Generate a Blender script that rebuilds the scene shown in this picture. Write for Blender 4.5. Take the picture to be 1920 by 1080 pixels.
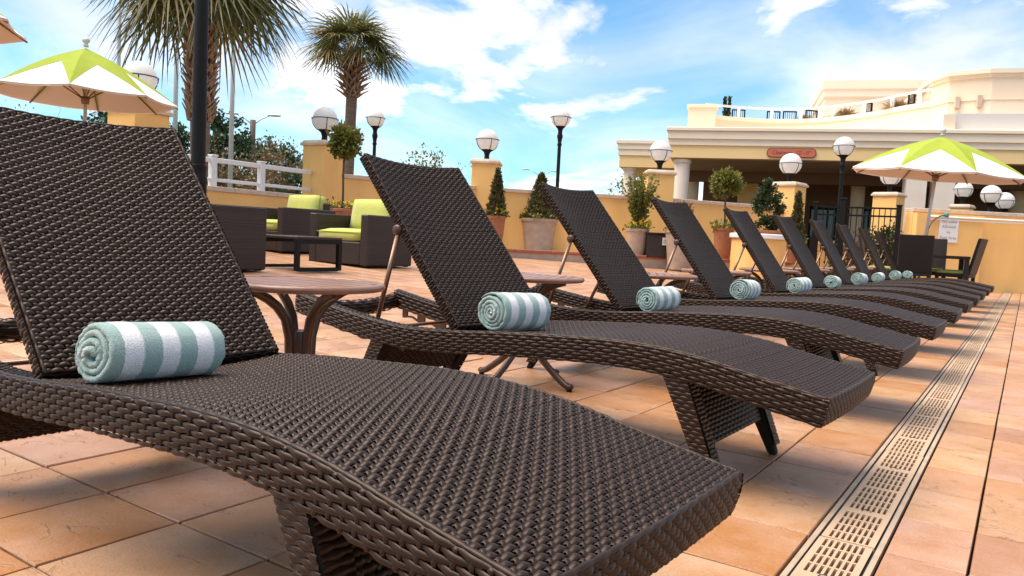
import bpy, bmesh, math, random
import numpy as np
from mathutils import Vector, Matrix, Euler
random.seed(7); rng = np.random.default_rng(7)
PI = math.pi
for o in list(bpy.data.objects): bpy.data.objects.remove(o)
S = bpy.context.scene
C = S.collection

# ------------------------------------------------------------------ camera
CAM_H, FPX = 0.68, 1440.0
YAW, PITCH, ROLL = map(math.radians, (-33.7, 3.75, 2.85))
fwd = Vector((math.sin(YAW)*math.cos(PITCH), math.cos(YAW)*math.cos(PITCH), -math.sin(PITCH)))
rgt = Vector((math.cos(YAW), -math.sin(YAW), 0)); upv = rgt.cross(fwd)
r2 = rgt*math.cos(ROLL)+upv*math.sin(ROLL); u2 = -rgt*math.sin(ROLL)+upv*math.cos(ROLL)
cam = bpy.data.cameras.new('camera'); co = bpy.data.objects.new('camera', cam); C.objects.link(co)
co.matrix_world = Matrix(((r2.x, u2.x, -fwd.x, 0), (r2.y, u2.y, -fwd.y, 0), (r2.z, u2.z, -fwd.z, CAM_H), (0, 0, 0, 1)))
cam.sensor_width = 36; cam.lens = FPX/1920*36; cam.clip_start = 0.05; cam.clip_end = 3000
S.camera = co
# ------------------------------------------------------------------ sun + exposure
SUN_EL, SUN_AZ = math.radians(66), math.radians(236)     # azimuth of the sun, from +Y towards +X
sd = Vector((math.sin(SUN_AZ)*math.cos(SUN_EL), math.cos(SUN_AZ)*math.cos(SUN_EL), math.sin(SUN_EL)))
sl = bpy.data.lights.new('sun', 'SUN'); sl.energy = 3.2; sl.angle = math.radians(55); sl.color = (1.0, .91, .79)
so = bpy.data.objects.new('sun', sl); C.objects.link(so); so.rotation_euler = sd.to_track_quat('Z', 'Y').to_euler()
S.view_settings.view_transform = 'Standard'; S.view_settings.look = 'None'
S.view_settings.exposure = 1.12; S.view_settings.gamma = 1.0; S.view_settings.use_curve_mapping = False
S.render.engine = 'CYCLES'
try: S.cycles.use_denoising = True
except Exception: pass
S.cycles.max_bounces = 6
# ------------------------------------------------------------------ sky
W = bpy.data.worlds.new('World'); S.world = W; W.use_nodes = True
nt = W.node_tree; N = nt.nodes; L = nt.links; N.clear()
def nd(t, **k):
    n = N.new(t)
    for a, b in k.items(): setattr(n, a, b)
    return n
out = nd('ShaderNodeOutputWorld'); bg = nd('ShaderNodeBackground'); bg.inputs[1].default_value = 0.15
sky = nd('ShaderNodeTexSky', sky_type='NISHITA', sun_disc=False, sun_elevation=SUN_EL, sun_rotation=SUN_AZ, altitude=0, air_density=1.0, dust_density=0.0, ozone_density=2.0)
tint = nd('ShaderNodeMix', data_type='RGBA', blend_type='MULTIPLY'); tint.inputs[0].default_value = 1; tint.inputs[7].default_value = (.32, .54, .60, 1)
L.new(sky.outputs[0], tint.inputs[6])
tc = nd('ShaderNodeTexCoord'); sep = nd('ShaderNodeSeparateXYZ'); L.new(tc.outputs['Generated'], sep.inputs[0])
def mth(op, a, b=None, c=None, clamp=False):
    n = nd('ShaderNodeMath', operation=op, use_clamp=clamp)
    for i, v in enumerate((a, b, c)):
        if v is None: continue
        if isinstance(v, (int, float)): n.inputs[i].default_value = v
        else: L.new(v, n.inputs[i])
    return n.outputs[0]
zz = mth('ADD', mth('MAXIMUM', sep.outputs[2], 0.0), 0.34)
cx = mth('DIVIDE', sep.outputs[0], zz); cy = mth('DIVIDE', sep.outputs[1], zz)
cv = nd('ShaderNodeCombineXYZ'); L.new(cx, cv.inputs[0]); L.new(cy, cv.inputs[1]); L.new(mth('MULTIPLY', sep.outputs[2], 2.0), cv.inputs[2])
def cloud(scale, detail, rough, lo, hi, off, dist=.4):
    mp = nd('ShaderNodeMapping'); mp.inputs['Location'].default_value = off; L.new(cv.outputs[0], mp.inputs[0])
    n = nd('ShaderNodeTexNoise'); n.inputs['Scale'].default_value = scale; n.inputs['Detail'].default_value = detail
    n.inputs['Roughness'].default_value = rough; n.inputs['Distortion'].default_value = dist
    L.new(mp.outputs[0], n.inputs['Vector'])
    r = nd('ShaderNodeMapRange', interpolation_type='SMOOTHSTEP'); r.inputs[1].default_value = lo; r.inputs[2].default_value = hi
    L.new(n.outputs['Fac'], r.inputs[0]); return r.outputs[0]
c1 = cloud(2.1, 12, .58, .485, .60, (42.2, 17.1, 0), .25)
c2 = cloud(1.0, 7, .55, .38, .70, (45.2, 25.1, 0), .8)
c4 = cloud(3.0, 6, .55, .40, .66, (12.2, 7.1, 0), .3)
c3 = cloud(3.2, 8, .6, .55, .72, (.4, 3.3, 0))
mask = mth('MAXIMUM', mth('MAXIMUM', mth('MULTIPLY', c1, .95), mth('MULTIPLY', c2, .8)), mth('MULTIPLY', c3, .5), clamp=True)
cc = nd('ShaderNodeMix', data_type='RGBA'); cc.inputs[6].default_value = (4.45, 4.3, 4.4, 1); cc.inputs[7].default_value = (3.3, 3.3, 3.55, 1); L.new(c4, cc.inputs[0])
mix = nd('ShaderNodeMix', data_type='RGBA'); L.new(cc.outputs[2], mix.inputs[7])
L.new(mask, mix.inputs[0]); L.new(tint.outputs[2], mix.inputs[6])
L.new(mix.outputs[2], bg.inputs[0]); L.new(bg.outputs[0], out.inputs[0])

# ------------------------------------------------------------------ helpers: materials
def material(name, color, rough=.6, spec=.5, noise=0, nscale=8, bump=0, bscale=40, metallic=0, color2=None, sheen=0, coord='Object', rnd=0, trans=0, nstretch=(1, 1, 1), detail=5):
    m = bpy.data.materials.new(name); m.use_nodes = True; t = m.node_tree; b = t.nodes['Principled BSDF']
    b.inputs['Roughness'].default_value = rough; b.inputs['Metallic'].default_value = metallic
    b.inputs['Specular IOR Level'].default_value = spec
    if sheen: b.inputs['Sheen Weight'].default_value = sheen
    col = (*color, 1); b.inputs['Base Color'].default_value = col
    tcn = t.nodes.new('ShaderNodeTexCoord'); last = None
    def mapped(sc):
        mp = t.nodes.new('ShaderNodeMapping'); mp.inputs['Scale'].default_value = [sc*s for s in nstretch]
        t.links.new(tcn.outputs[coord], mp.inputs[0]); return mp.outputs[0]
    if noise or color2:
        n = t.nodes.new('ShaderNodeTexNoise'); n.inputs['Scale'].default_value = 1; n.inputs['Detail'].default_value = detail
        t.links.new(mapped(nscale), n.inputs['Vector'])
        r = t.nodes.new('ShaderNodeMapRange'); r.inputs[1].default_value = .3; r.inputs[2].default_value = .7
        t.links.new(n.outputs['Fac'], r.inputs[0])
        x = t.nodes.new('ShaderNodeMix'); x.data_type = 'RGBA'
        c2 = color2 if color2 else tuple(c*(1-noise) for c in color)
        x.inputs[6].default_value = col; x.inputs[7].default_value = (*c2, 1)
        t.links.new(r.outputs[0], x.inputs[0]); last = x.outputs[2]
    if rnd:
        oi = t.nodes.new('ShaderNodeObjectInfo'); h = t.nodes.new('ShaderNodeHueSaturation')
        r = t.nodes.new('ShaderNodeMapRange'); r.inputs[3].default_value = 1-rnd; r.inputs[4].default_value = 1+rnd
        t.links.new(oi.outputs['Random'], r.inputs[0]); t.links.new(r.outputs[0], h.inputs['Value'])
        if last: t.links.new(last, h.inputs['Color'])
        else: h.inputs['Color'].default_value = col
        last = h.outputs[0]
    if last: t.links.new(last, b.inputs['Base Color'])
    if bump:
        n = t.nodes.new('ShaderNodeTexNoise'); n.inputs['Scale'].default_value = 1; n.inputs['Detail'].default_value = 6
        t.links.new(mapped(bscale), n.inputs['Vector'])
        bp = t.nodes.new('ShaderNodeBump'); bp.inputs['Strength'].default_value = bump; bp.inputs['Distance'].default_value = .01
        t.links.new(n.outputs['Fac'], bp.inputs['Height']); t.links.new(bp.outputs[0], b.inputs['Normal'])
    if trans:
        tr = t.nodes.new('ShaderNodeBsdfTranslucent'); ms = t.nodes.new('ShaderNodeMixShader'); ms.inputs[0].default_value = trans
        o = t.nodes['Material Output']
        if last: t.links.new(last, tr.inputs[0])
        else: tr.inputs[0].default_value = col
        t.links.new(b.outputs[0], ms.inputs[1]); t.links.new(tr.outputs[0], ms.inputs[2]); t.links.new(ms.outputs[0], o.inputs[0])
    return m

def leaf_material(name, ca, cb, trans=.35, rough=.5):
    m = bpy.data.materials.new(name); m.use_nodes = True; t = m.node_tree; b = t.nodes['Principled BSDF']; b.inputs['Roughness'].default_value = rough
    g = t.nodes.new('ShaderNodeNewGeometry'); x = t.nodes.new('ShaderNodeMix'); x.data_type = 'RGBA'
    x.inputs[6].default_value = (*ca, 1); x.inputs[7].default_value = (*cb, 1); t.links.new(g.outputs['Random Per Island'], x.inputs[0])
    t.links.new(x.outputs[2], b.inputs['Base Color'])
    tr = t.nodes.new('ShaderNodeBsdfTranslucent'); t.links.new(x.outputs[2], tr.inputs[0])
    ms = t.nodes.new('ShaderNodeMixShader'); ms.inputs[0].default_value = trans
    t.links.new(b.outputs[0], ms.inputs[1]); t.links.new(tr.outputs[0], ms.inputs[2]); t.links.new(ms.outputs[0], t.nodes['Material Output'].inputs[0])
    return m

def paver_material(name, island):
    m = bpy.data.materials.new(name); m.use_nodes = True; t = m.node_tree; b = t.nodes['Principled BSDF']; lk = t.links.new
    b.inputs['Roughness'].default_value = .46; b.inputs['Specular IOR Level'].default_value = .5
    rs = t.nodes.new('ShaderNodeNewGeometry').outputs['Random Per Island'] if island else t.nodes.new('ShaderNodeObjectInfo').outputs['Random']
    ge = t.nodes.new('ShaderNodeNewGeometry'); pos = ge.outputs['Position']
    cr = t.nodes.new('ShaderNodeValToRGB'); e = cr.color_ramp; e.interpolation = 'LINEAR'
    cols = [(0, (0.430, 0.219, 0.107)), (.2, (0.379, 0.175, 0.076)), (.38, (0.456, 0.253, 0.136)), (.55, (0.410, 0.219, 0.142)), (.72, (0.484, 0.281, 0.142)), (.88, (0.346, 0.170, 0.094)), (1, (0.444, 0.246, 0.157))]
    e.elements[0].position = 0; e.elements[0].color = (*cols[0][1], 1); e.elements[1].position = 1; e.elements[1].color = (*cols[-1][1], 1)
    for p, c in cols[1:-1]:
        k = e.elements.new(p); k.color = (*c, 1)
    lk(rs, cr.inputs[0])
    sh = t.nodes.new('ShaderNodeVectorMath'); sh.operation = 'ADD'; cmb = t.nodes.new('ShaderNodeCombineXYZ')
    mu = t.nodes.new('ShaderNodeMath'); mu.operation = 'MULTIPLY'; mu.inputs[1].default_value = 37; lk(rs, mu.inputs[0]); lk(mu.outputs[0], cmb.inputs[2])
    lk(pos, sh.inputs[0]); lk(cmb.outputs[0], sh.inputs[1])
    def nz(sc, det, ro=.6, st=(1, 1, 1), di=0):
        mp = t.nodes.new('ShaderNodeMapping'); mp.inputs['Scale'].default_value = [sc*s for s in st]; lk(sh.outputs[0], mp.inputs[0])
        n = t.nodes.new('ShaderNodeTexNoise'); n.inputs['Scale'].default_value = 1; n.inputs['Detail'].default_value = det; n.inputs['Roughness'].default_value = ro; n.inputs['Distortion'].default_value = di
        lk(mp.outputs[0], n.inputs['Vector']); return n.outputs['Fac']
    n1 = nz(6, 4); n2 = nz(160, 3, .7); n3 = nz(4.5, 4, .5, (1, 1, 3), .35)
    def mr(v, a, b2, c, d):
        r = t.nodes.new('ShaderNodeMapRange'); r.inputs[1].default_value = a; r.inputs[2].default_value = b2; r.inputs[3].default_value = c; r.inputs[4].default_value = d; lk(v, r.inputs[0]); return r.outputs[0]
    def mt(op, a, b=None):
        q = t.nodes.new('ShaderNodeMath'); q.operation = op
        for i_, v_ in enumerate((a, b)):
            if v_ is None: continue
            if isinstance(v_, (int, float)): q.inputs[i_].default_value = v_
            else: lk(v_, q.inputs[i_])
        return q.outputs[0]
    nc = nz(5.5, 5, .58, (.55, 1.25, 3), .5); ng = nz(9, 2)
    crease = mt('MULTIPLY', mr(mt('ABSOLUTE', mt('SUBTRACT', mt('FRACT', mt('MULTIPLY', nc, 5.5)), .5)), 0.0, .05, 1, 0), mr(ng, .47, .60, 0, 1))
    h = t.nodes.new('ShaderNodeHueSaturation'); lk(cr.outputs[0], h.inputs['Color'])
    m1 = t.nodes.new('ShaderNodeMath'); m1.operation = 'MULTIPLY'; lk(mr(n1, .3, .7, .89, 1.08), m1.inputs[0]); lk(mr(n2, .3, .7, .84, 1.12), m1.inputs[1]); lk(mt('MULTIPLY', m1.outputs[0], mr(crease, 0, 1, 1, .66)), h.inputs['Value'])
    lk(mr(n1, .3, .7, 1.15, .9), h.inputs['Saturation']); lk(h.outputs[0], b.inputs['Base Color'])
    # slate-like cleft relief: terraces of a distorted noise + fine grain
    sn = t.nodes.new('ShaderNodeMath'); sn.operation = 'SNAP'; lk(n3, sn.inputs[0]); sn.inputs[1].default_value = .13
    ad = t.nodes.new('ShaderNodeMath'); ad.operation = 'MULTIPLY_ADD'; lk(n3, ad.inputs[0]); ad.inputs[1].default_value = .5; lk(sn.outputs[0], ad.inputs[2])
    a2 = t.nodes.new('ShaderNodeMath'); a2.operation = 'MULTIPLY_ADD'; lk(n2, a2.inputs[0]); a2.inputs[1].default_value = .12; lk(ad.outputs[0], a2.inputs[2])
    bp = t.nodes.new('ShaderNodeBump'); bp.inputs['Strength'].default_value = .75; bp.inputs['Distance'].default_value = .016; lk(mt('SUBTRACT', a2.outputs[0], mt('MULTIPLY', crease, .22)), bp.inputs['Height']); lk(bp.outputs[0], b.inputs['Normal'])
    return m

def weave_material(name, color, scale=70):
    # woven relief for far furniture: two crossed waves
    m = material(name, color, .5, .5); t = m.node_tree; b = t.nodes['Principled BSDF']
    tcn = t.nodes.new('ShaderNodeTexCoord'); br = t.nodes.new('ShaderNodeTexBrick'); mp = t.nodes.new('ShaderNodeMapping'); mp.inputs['Rotation'].default_value = (PI/2, 0, .8)
    t.links.new(tcn.outputs['Object'], mp.inputs[0]); t.links.new(mp.outputs[0], br.inputs['Vector'])
    br.inputs['Scale'].default_value = scale; br.inputs['Mortar Size'].default_value = .08; br.inputs['Brick Width'].default_value = 2.2; br.inputs['Row Height'].default_value = .8; br.inputs['Mortar Smooth'].default_value = 1
    br.inputs['Color1'].default_value = (*color, 1); br.inputs['Color2'].default_value = (*[c*1.35 for c in color], 1); br.inputs['Mortar'].default_value = (*[c*.35 for c in color], 1)
    t.links.new(br.outputs['Color'], b.inputs['Base Color'])
    bp = t.nodes.new('ShaderNodeBump'); bp.invert = True; bp.inputs['Strength'].default_value = .8; bp.inputs['Distance'].default_value = .006
    t.links.new(br.outputs['Fac'], bp.inputs['Height']); t.links.new(bp.outputs[0], b.inputs['Normal'])
    return m

M = {}
M['wicker'] = material('wicker', (.0165, .0074, .0044), .42, .38, noise=.35, nscale=30)
for k_ in ('wicker',): M[k_].node_tree.nodes['Principled BSDF'].inputs['Specular Tint'].default_value = (1, .78, .66, 1)
M['wicker_base'] = material('wicker_core', (.014, .009, .007), .8, .2)
M['wicker_far'] = weave_material('wicker_far', (.022, .0115, .0085), 55)
M['bronze'] = material('bronze_metal', (.085, .043, .028), .38, .5, metallic=.35, noise=.25, nscale=25)
M['table_top'] = material('table_slats', (.26, .125, .08), .33, .5, noise=.18, nscale=20)
M['black'] = material('black_metal', (.0065, .006, .006), .55, .22)
M['rod'] = material('rod_metal', (.26, .15, .10), .35, .5, metallic=.5)
M['paver'] = paver_material('paver', False); M['paver_field'] = paver_material('paver_field', True)
M['sand'] = material('joint_sand', (.022, .012, .008), .9, .2, noise=.4, nscale=60)
M['grate'] = material('drain_grate', (.50, .335, .215), .5, .4, noise=.12, nscale=9, bump=.1, bscale=120)
M['drain_edge'] = material('drain_edging', (.45, .33, .235), .5, .4, noise=.25, nscale=14)
M['gasket'] = material('drain_gasket', (.02, .018, .017), .7)
M['stucco'] = material('yellow_stucco', (.93, .55, .195), .85, .2, noise=.13, nscale=2.2, nstretch=(1, 1, .3), bump=.3, bscale=90)
M['coping'] = material('coping_stone', (.70, .53, .40), .8, .25, noise=.25, nscale=5, bump=.2, bscale=40)
M['white'] = material('white_paint', (.80, .78, .75), .5, .4, noise=.06, nscale=6)
M['globe'] = material('opal_globe', (.90, .87, .84), .45, .2, trans=.45)
M['cream'] = material('cream_stucco', (.92, .72, .53), .85, .2, noise=.08, nscale=.8, bump=.1, bscale=60)
M['cream_light'] = material('cream_band', (.93, .76, .58), .85, .2, noise=.06, nscale=.8)
M['fascia'] = material('yellow_fascia', (.93, .65, .31), .85, .2, noise=.06, nscale=.7)
M['column'] = material('column_paint', (.88, .73, .60), .8, .2, noise=.06, nscale=2)
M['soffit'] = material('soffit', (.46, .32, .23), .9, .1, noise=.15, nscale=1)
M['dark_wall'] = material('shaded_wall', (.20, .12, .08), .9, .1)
M['glass'] = material('dark_glass', (.012, .012, .014), .06, .5)
M['grey_roof'] = material('pale_roof', (.68, .64, .60), .8, .2)
M['lime'] = material('lime_canvas', (.37, .44, .055), .85, .15, noise=.10, nscale=5, trans=.18)
M['canvas'] = material('white_canvas', (.84, .81, .76), .9, .1, noise=.04, nscale=4, trans=.12)
M['lining'] = material('canopy_lining', (.84, .68, .58), .9, .1, trans=.3)
M['cushion'] = material('lime_cushion', (.50, .50, .13), .9, .1, noise=.10, nscale=12, sheen=.2)
M['piping'] = material('cushion_piping', (.26, .32, .03), .9, .1)
M['terracotta'] = material('terracotta', (.42, .165, .085), .8, .2, noise=.25, nscale=9)
M['stone_pot'] = material('cast_stone_pot', (.47, .35, .265), .85, .2, noise=.25, nscale=7, bump=.2, bscale=60)
M['soil'] = material('soil', (.05, .03, .02), .95, .1)
M['red_tile'] = material('red_tile', (.40, .13, .085), .7, .3, noise=.2, nscale=6)
M['bark'] = material('bark', (.15, .10, .07), .9, .1, noise=.4, nscale=14, bump=.6, bscale=30)
M['palm_bark'] = material('palm_bark', (.25, .165, .12), .9, .1, noise=.4, nscale=3, nstretch=(1, 1, 9), bump=.7, bscale=9)
M['boot'] = material('palm_boot', (.46, .29, .20), .85, .15, noise=.5, nscale=9)
M['palm_leaf'] = leaf_material('palm_leaf', (.06, .082, .026), (.21, .185, .055), .3, .42)
M['palm_dry'] = leaf_material('palm_dry', (.30, .19, .06), (.22, .17, .05), .3)
M['leaf_a'] = leaf_material('leaf_olive', (.10, .12, .022), (.24, .22, .035))
M['leaf_b'] = leaf_material('leaf_dark', (.022, .042, .016), (.06, .085, .026))
M['leaf_c'] = leaf_material('leaf_cypress', (.05, .062, .018), (.13, .10, .03))
M['leaf_pine'] = leaf_material('leaf_pine', (.022, .05, .02), (.06, .10, .035))
M['leaf_brown'] = leaf_material('leaf_brown', (.22, .12, .05), (.12, .10, .035))
M['leaf_red'] = leaf_material('leaf_red', (.30, .07, .03), (.16, .10, .03))
M['flower'] = leaf_material('flower_yellow', (.80, .52, .02), (.75, .62, .06), .2)
M['grass_dry'] = leaf_material('dry_grass', (.42, .27, .13), (.30, .20, .09))
M['galv'] = material('galvanised_pole', (.56, .57, .58), .45, .5, metallic=.3)
M['wood_pole'] = material('utility_pole', (.14, .11, .09), .9, .1)
M['ground'] = material('outer_ground', (.16, .125, .075), .95, .1, color2=(.085, .085, .035), nscale=.35)
M['ink'] = material('sign_ink', (.05, .04, .04), .6)
M['sign_red'] = material('sign_red', (.62, .145, .075), .5, noise=.05, nscale=4)
M['hose'] = material('hose', (.05, .05, .045), .5)
M['teal'] = material('valve_teal', (.03, .22, .25), .4)
def towel_material():
    m = bpy.data.materials.new('striped_towel'); m.use_nodes = True; t = m.node_tree; b = t.nodes['Principled BSDF']; lk = t.links.new
    b.inputs['Roughness'].default_value = 1; b.inputs['Specular IOR Level'].default_value = .05; b.inputs['Sheen Weight'].default_value = .35; b.inputs['Sheen Roughness'].default_value = .6
    tcn = t.nodes.new('ShaderNodeTexCoord'); sp = t.nodes.new('ShaderNodeSeparateXYZ'); lk(tcn.outputs['Object'], sp.inputs[0])
    n0 = t.nodes.new('ShaderNodeTexNoise'); n0.inputs['Scale'].default_value = 260; n0.inputs['Detail'].default_value = 2; lk(tcn.outputs['Object'], n0.inputs['Vector'])
    a = t.nodes.new('ShaderNodeMath'); a.operation = 'MULTIPLY_ADD'; lk(n0.outputs['Fac'], a.inputs[0]); a.inputs[1].default_value = .006; lk(sp.outputs[1], a.inputs[2])
    s = t.nodes.new('ShaderNodeMath'); s.operation = 'MULTIPLY_ADD'; lk(a.outputs[0], s.inputs[0]); s.inputs[1].default_value = 1/.0783; s.inputs[2].default_value = 10.21
    f = t.nodes.new('ShaderNodeMath'); f.operation = 'FRACT'; lk(s.outputs[0], f.inputs[0])
    g = t.nodes.new('ShaderNodeMapRange'); g.inputs[1].default_value = .47; g.inputs[2].default_value = .53; lk(f.outputs[0], g.inputs[0])
    x = t.nodes.new('ShaderNodeMix'); x.data_type = 'RGBA'; x.inputs[6].default_value = (.80, .77, .77, 1); x.inputs[7].default_value = (.29, .405, .37, 1); lk(g.outputs[0], x.inputs[0])
    n1 = t.nodes.new('ShaderNodeTexNoise'); n1.inputs['Scale'].default_value = 420; n1.inputs['Detail'].default_value = 3; lk(tcn.outputs['Object'], n1.inputs['Vector'])
    h = t.nodes.new('ShaderNodeHueSaturation'); r = t.nodes.new('ShaderNodeMapRange'); r.inputs[1].default_value = .3; r.inputs[2].default_value = .7; r.inputs[3].default_value = .78; r.inputs[4].default_value = 1.12
    lk(n1.outputs['Fac'], r.inputs[0]); lk(r.outputs[0], h.inputs['Value']); lk(x.outputs[2], h.inputs['Color']); lk(h.outputs[0], b.inputs['Base Color'])
    bp = t.nodes.new('ShaderNodeBump'); bp.inputs['Strength'].default_value = .9; bp.inputs['Distance'].default_value = .004; lk(n1.outputs['Fac'], bp.inputs['Height']); lk(bp.outputs[0], b.inputs['Normal'])
    return m
M['towel'] = towel_material()
# ------------------------------------------------------------------ helpers: geometry
def fast_mesh(name, V, F, smooth=True):
    V = np.asarray(V, dtype=np.float32).reshape(-1, 3); F = np.asarray(F, dtype=np.int32); k = F.shape[1]
    me = bpy.data.meshes.new(name); me.vertices.add(len(V)); me.vertices.foreach_set('co', V.ravel())
    me.loops.add(F.size); me.loops.foreach_set('vertex_index', F.ravel())
    me.polygons.add(len(F)); me.polygons.foreach_set('loop_start', np.arange(0, F.size, k, dtype=np.int32))
    try: me.polygons.foreach_set('loop_total', np.full(len(F), k, dtype=np.int32))
    except Exception: pass
    me.update(calc_edges=True); me.validate()
    if smooth: me.polygons.foreach_set('use_smooth', np.ones(len(me.polygons), dtype=bool))
    return me
def link(name, me, m, parent=None):
    o = bpy.data.objects.new(name, me); C.objects.link(o)
    if m is not None and not me.materials: me.materials.append(M[m] if isinstance(m, str) else m)
    if parent is not None: o.parent = parent
    return o
def tag(o, label=None, cat=None, group=None, kind=None):
    if label: o['label'] = label
    if cat: o['category'] = cat
    if group: o['group'] = group
    if kind: o['kind'] = kind
    return o
def thing(name, label, cat, loc=(0, 0, 0), rz=0, group=None):
    o = bpy.data.objects.new(name, None); C.objects.link(o); o.location = loc; o.rotation_euler = (0, 0, rz); o.empty_display_size = .2
    return tag(o, label, cat, group)
def copy_tree(o, parent=None):
    c = o.copy(); C.objects.link(c); c.parent = parent
    for ch in list(o.children): copy_tree(ch, c)
    return c
class MB:
    def __init__(s): s.v = []; s.f = []
    def add(s, vs, fs):
        b = len(s.v); s.v += [tuple(v) for v in vs]; s.f += [[i+b for i in f] for f in fs]; return s
    def box(s, c, d, rz=0, top=None, shift=(0, 0)):
        x, y, z = c; a, b, h = d[0]/2, d[1]/2, d[2]/2; t = top or (1, 1); vs = []
        for k, (sx, sy) in ((-1, (1, 1)), (1, t)):
            ox, oy = (shift if k == 1 else (0, 0))
            for i, j in ((-1, -1), (1, -1), (1, 1), (-1, 1)):
                px, py = i*a*sx+ox, j*b*sy+oy
                vs.append((x+px*math.cos(rz)-py*math.sin(rz), y+px*math.sin(rz)+py*math.cos(rz), z+k*h))
        return s.add(vs, [[3, 2, 1, 0], [4, 5, 6, 7], [0, 1, 5, 4], [1, 2, 6, 5], [2, 3, 7, 6], [3, 0, 4, 7]])
    def prism(s, poly, z0, z1):
        n = len(poly); vs = [(p[0], p[1], z0) for p in poly]+[(p[0], p[1], z1) for p in poly]
        return s.add(vs, [list(range(n))[::-1], list(range(n, 2*n))]+[[i, (i+1) % n, n+(i+1) % n, n+i] for i in range(n)])
    def lathe(s, prof, c=(0, 0, 0), n=20, cap=True):
        vs = []; fs = []
        for r, z in prof:
            for i in range(n):
                a = 2*PI*i/n; vs.append((c[0]+r*math.cos(a), c[1]+r*math.sin(a), c[2]+z))
        for j in range(len(prof)-1):
            for i in range(n): fs.append([j*n+i, j*n+(i+1) % n, (j+1)*n+(i+1) % n, (j+1)*n+i])
        if cap: fs += [list(range(n))[::-1], list(range((len(prof)-1)*n, len(prof)*n))]
        return s.add(vs, fs)
    def tube(s, path, r, n=8, cap=True, up=(0, 0, 1), flat=1.0):
        P = [Vector(p) for p in path]; R = r if isinstance(r, (list, tuple)) else [r]*len(P); vs = []; fs = []
        for i, p in enumerate(P):
            t = (P[min(i+1, len(P)-1)]-P[max(i-1, 0)]).normalized(); u = Vector(up)
            if abs(t.dot(u)) > .97: u = Vector((1, 0, 0))
            a = t.cross(u).normalized(); b = a.cross(t)
            for k in range(n):
                th = 2*PI*(k+.5)/n; vs.append(p+a*(R[i]*math.cos(th))+b*(R[i]*flat*math.sin(th)))
        for j in range(len(P)-1):
            for k in range(n): fs.append([j*n+k, j*n+(k+1) % n, (j+1)*n+(k+1) % n, (j+1)*n+k])
        if cap: fs += [list(range(n))[::-1], list(range((len(P)-1)*n, len(P)*n))]
        return s.add(vs, fs)
    def build(s, name, m, parent=None, smooth=False, bevel=0, seg=1, auto=None):
        me = bpy.data.meshes.new(name); me.from_pydata(s.v, [], s.f)
        bm = bmesh.new(); bm.from_mesh(me); bmesh.ops.recalc_face_normals(bm, faces=bm.faces[:])
        if bevel:
            ed = [e for e in bm.edges if len(e.link_faces) == 2 and e.calc_face_angle(0) > .6]
            bmesh.ops.bevel(bm, geom=ed, offset=bevel, segments=seg, affect='EDGES', profile=.5)
        if smooth:
            for f in bm.faces: f.smooth = True
            if auto:
                for e in bm.edges:
                    if len(e.link_faces) == 2 and e.calc_face_angle(0) > auto: e.smooth = False
        bm.to_mesh(me); bm.free(); return link(name, me, m, parent)
def hermite(xs, ys):
    xs, ys = np.array(xs, float), np.array(ys, float); mm = np.gradient(ys, xs)
    def f(x):
        x = np.clip(np.asarray(x, float), xs[0], xs[-1]); i = np.clip(np.searchsorted(xs, x)-1, 0, len(xs)-2); h = xs[i+1]-xs[i]; t = (x-xs[i])/h
        return (2*t**3-3*t**2+1)*ys[i]+(t**3-2*t**2+t)*h*mm[i]+(-2*t**3+3*t**2)*ys[i+1]+(t**3-t**2)*h*mm[i+1]
    return f
class Weave:
    # real strands: wefts along u, undulating over and under warps along v
    def __init__(s): s.V = []; s.F = []; s.n = 0
    def put(s, G):
        a, b, _ = G.shape; s.V.append(G.reshape(-1, 3)); i = np.arange(a*b).reshape(a, b)+s.n
        s.F.append(np.stack([i[:-1, :-1], i[1:, :-1], i[1:, 1:], i[:-1, 1:]], -1).reshape(-1, 4)); s.n += a*b
    def patch(s, P, U, V, warp=.0172, pitch=.0110, amp=.0033, thick=.0027, sign=1, sub=4, warps=True, jit=.0006, wf=.455):
        nw = max(1, int(round(U/warp))); warp = U/nw; nr = max(1, int(round(V/pitch))); pitch = V/nr; e = 1e-4
        def frame(u, v):
            p = P(u, v); du = P(u+e, v)-P(u-e, v); dv = P(u, v+e)-P(u, v-e); n = np.cross(du, dv)*sign
            nn = lambda a: a/np.maximum(np.linalg.norm(a, axis=-1, keepdims=True), 1e-12)
            return p, nn(du), nn(dv), nn(n)
        us = np.linspace(0, U, nw*sub+1); ang = np.radians([0, 45, 90, 135, 180])
        for j in range(nr):
            v0 = (j+.5)*pitch+rng.normal(0, jit); p, du, dv, n = frame(us, np.full_like(us, v0))
            h = amp*np.cos(PI*(us/warp+j+.5))*(1+rng.normal(0, .12)); w = pitch*wf*(1+.10*np.cos(PI*(us/warp+j+.5)))
            G = p[:, None]+dv[:, None]*(w[:, None, None]*np.cos(ang)[None, :, None])+n[:, None]*((h[:, None]+thick*np.sin(ang)[None, :])[..., None])
            s.put(G)
        if warps:
            vs = np.linspace(0, V, nr*2+1); a3 = np.radians([0, 90, 180])
            for i in range(nw):
                u0 = (i+.5)*warp; p, du, dv, n = frame(np.full_like(vs, u0), vs)
                h = -amp*1.15*np.cos(PI*((i+.5)+vs/pitch-.5+.5)); G = p[:, None]+du[:, None]*(.0042*np.cos(a3)[None, :, None])+n[:, None]*((h[:, None]+.0026*np.sin(a3)[None, :])[..., None])
                s.put(G)
        return s
    def build(s, name, m, parent): return tag(link(name, fast_mesh(name, np.concatenate(s.V), np.concatenate(s.F)), m, parent), kind='stuff')
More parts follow.
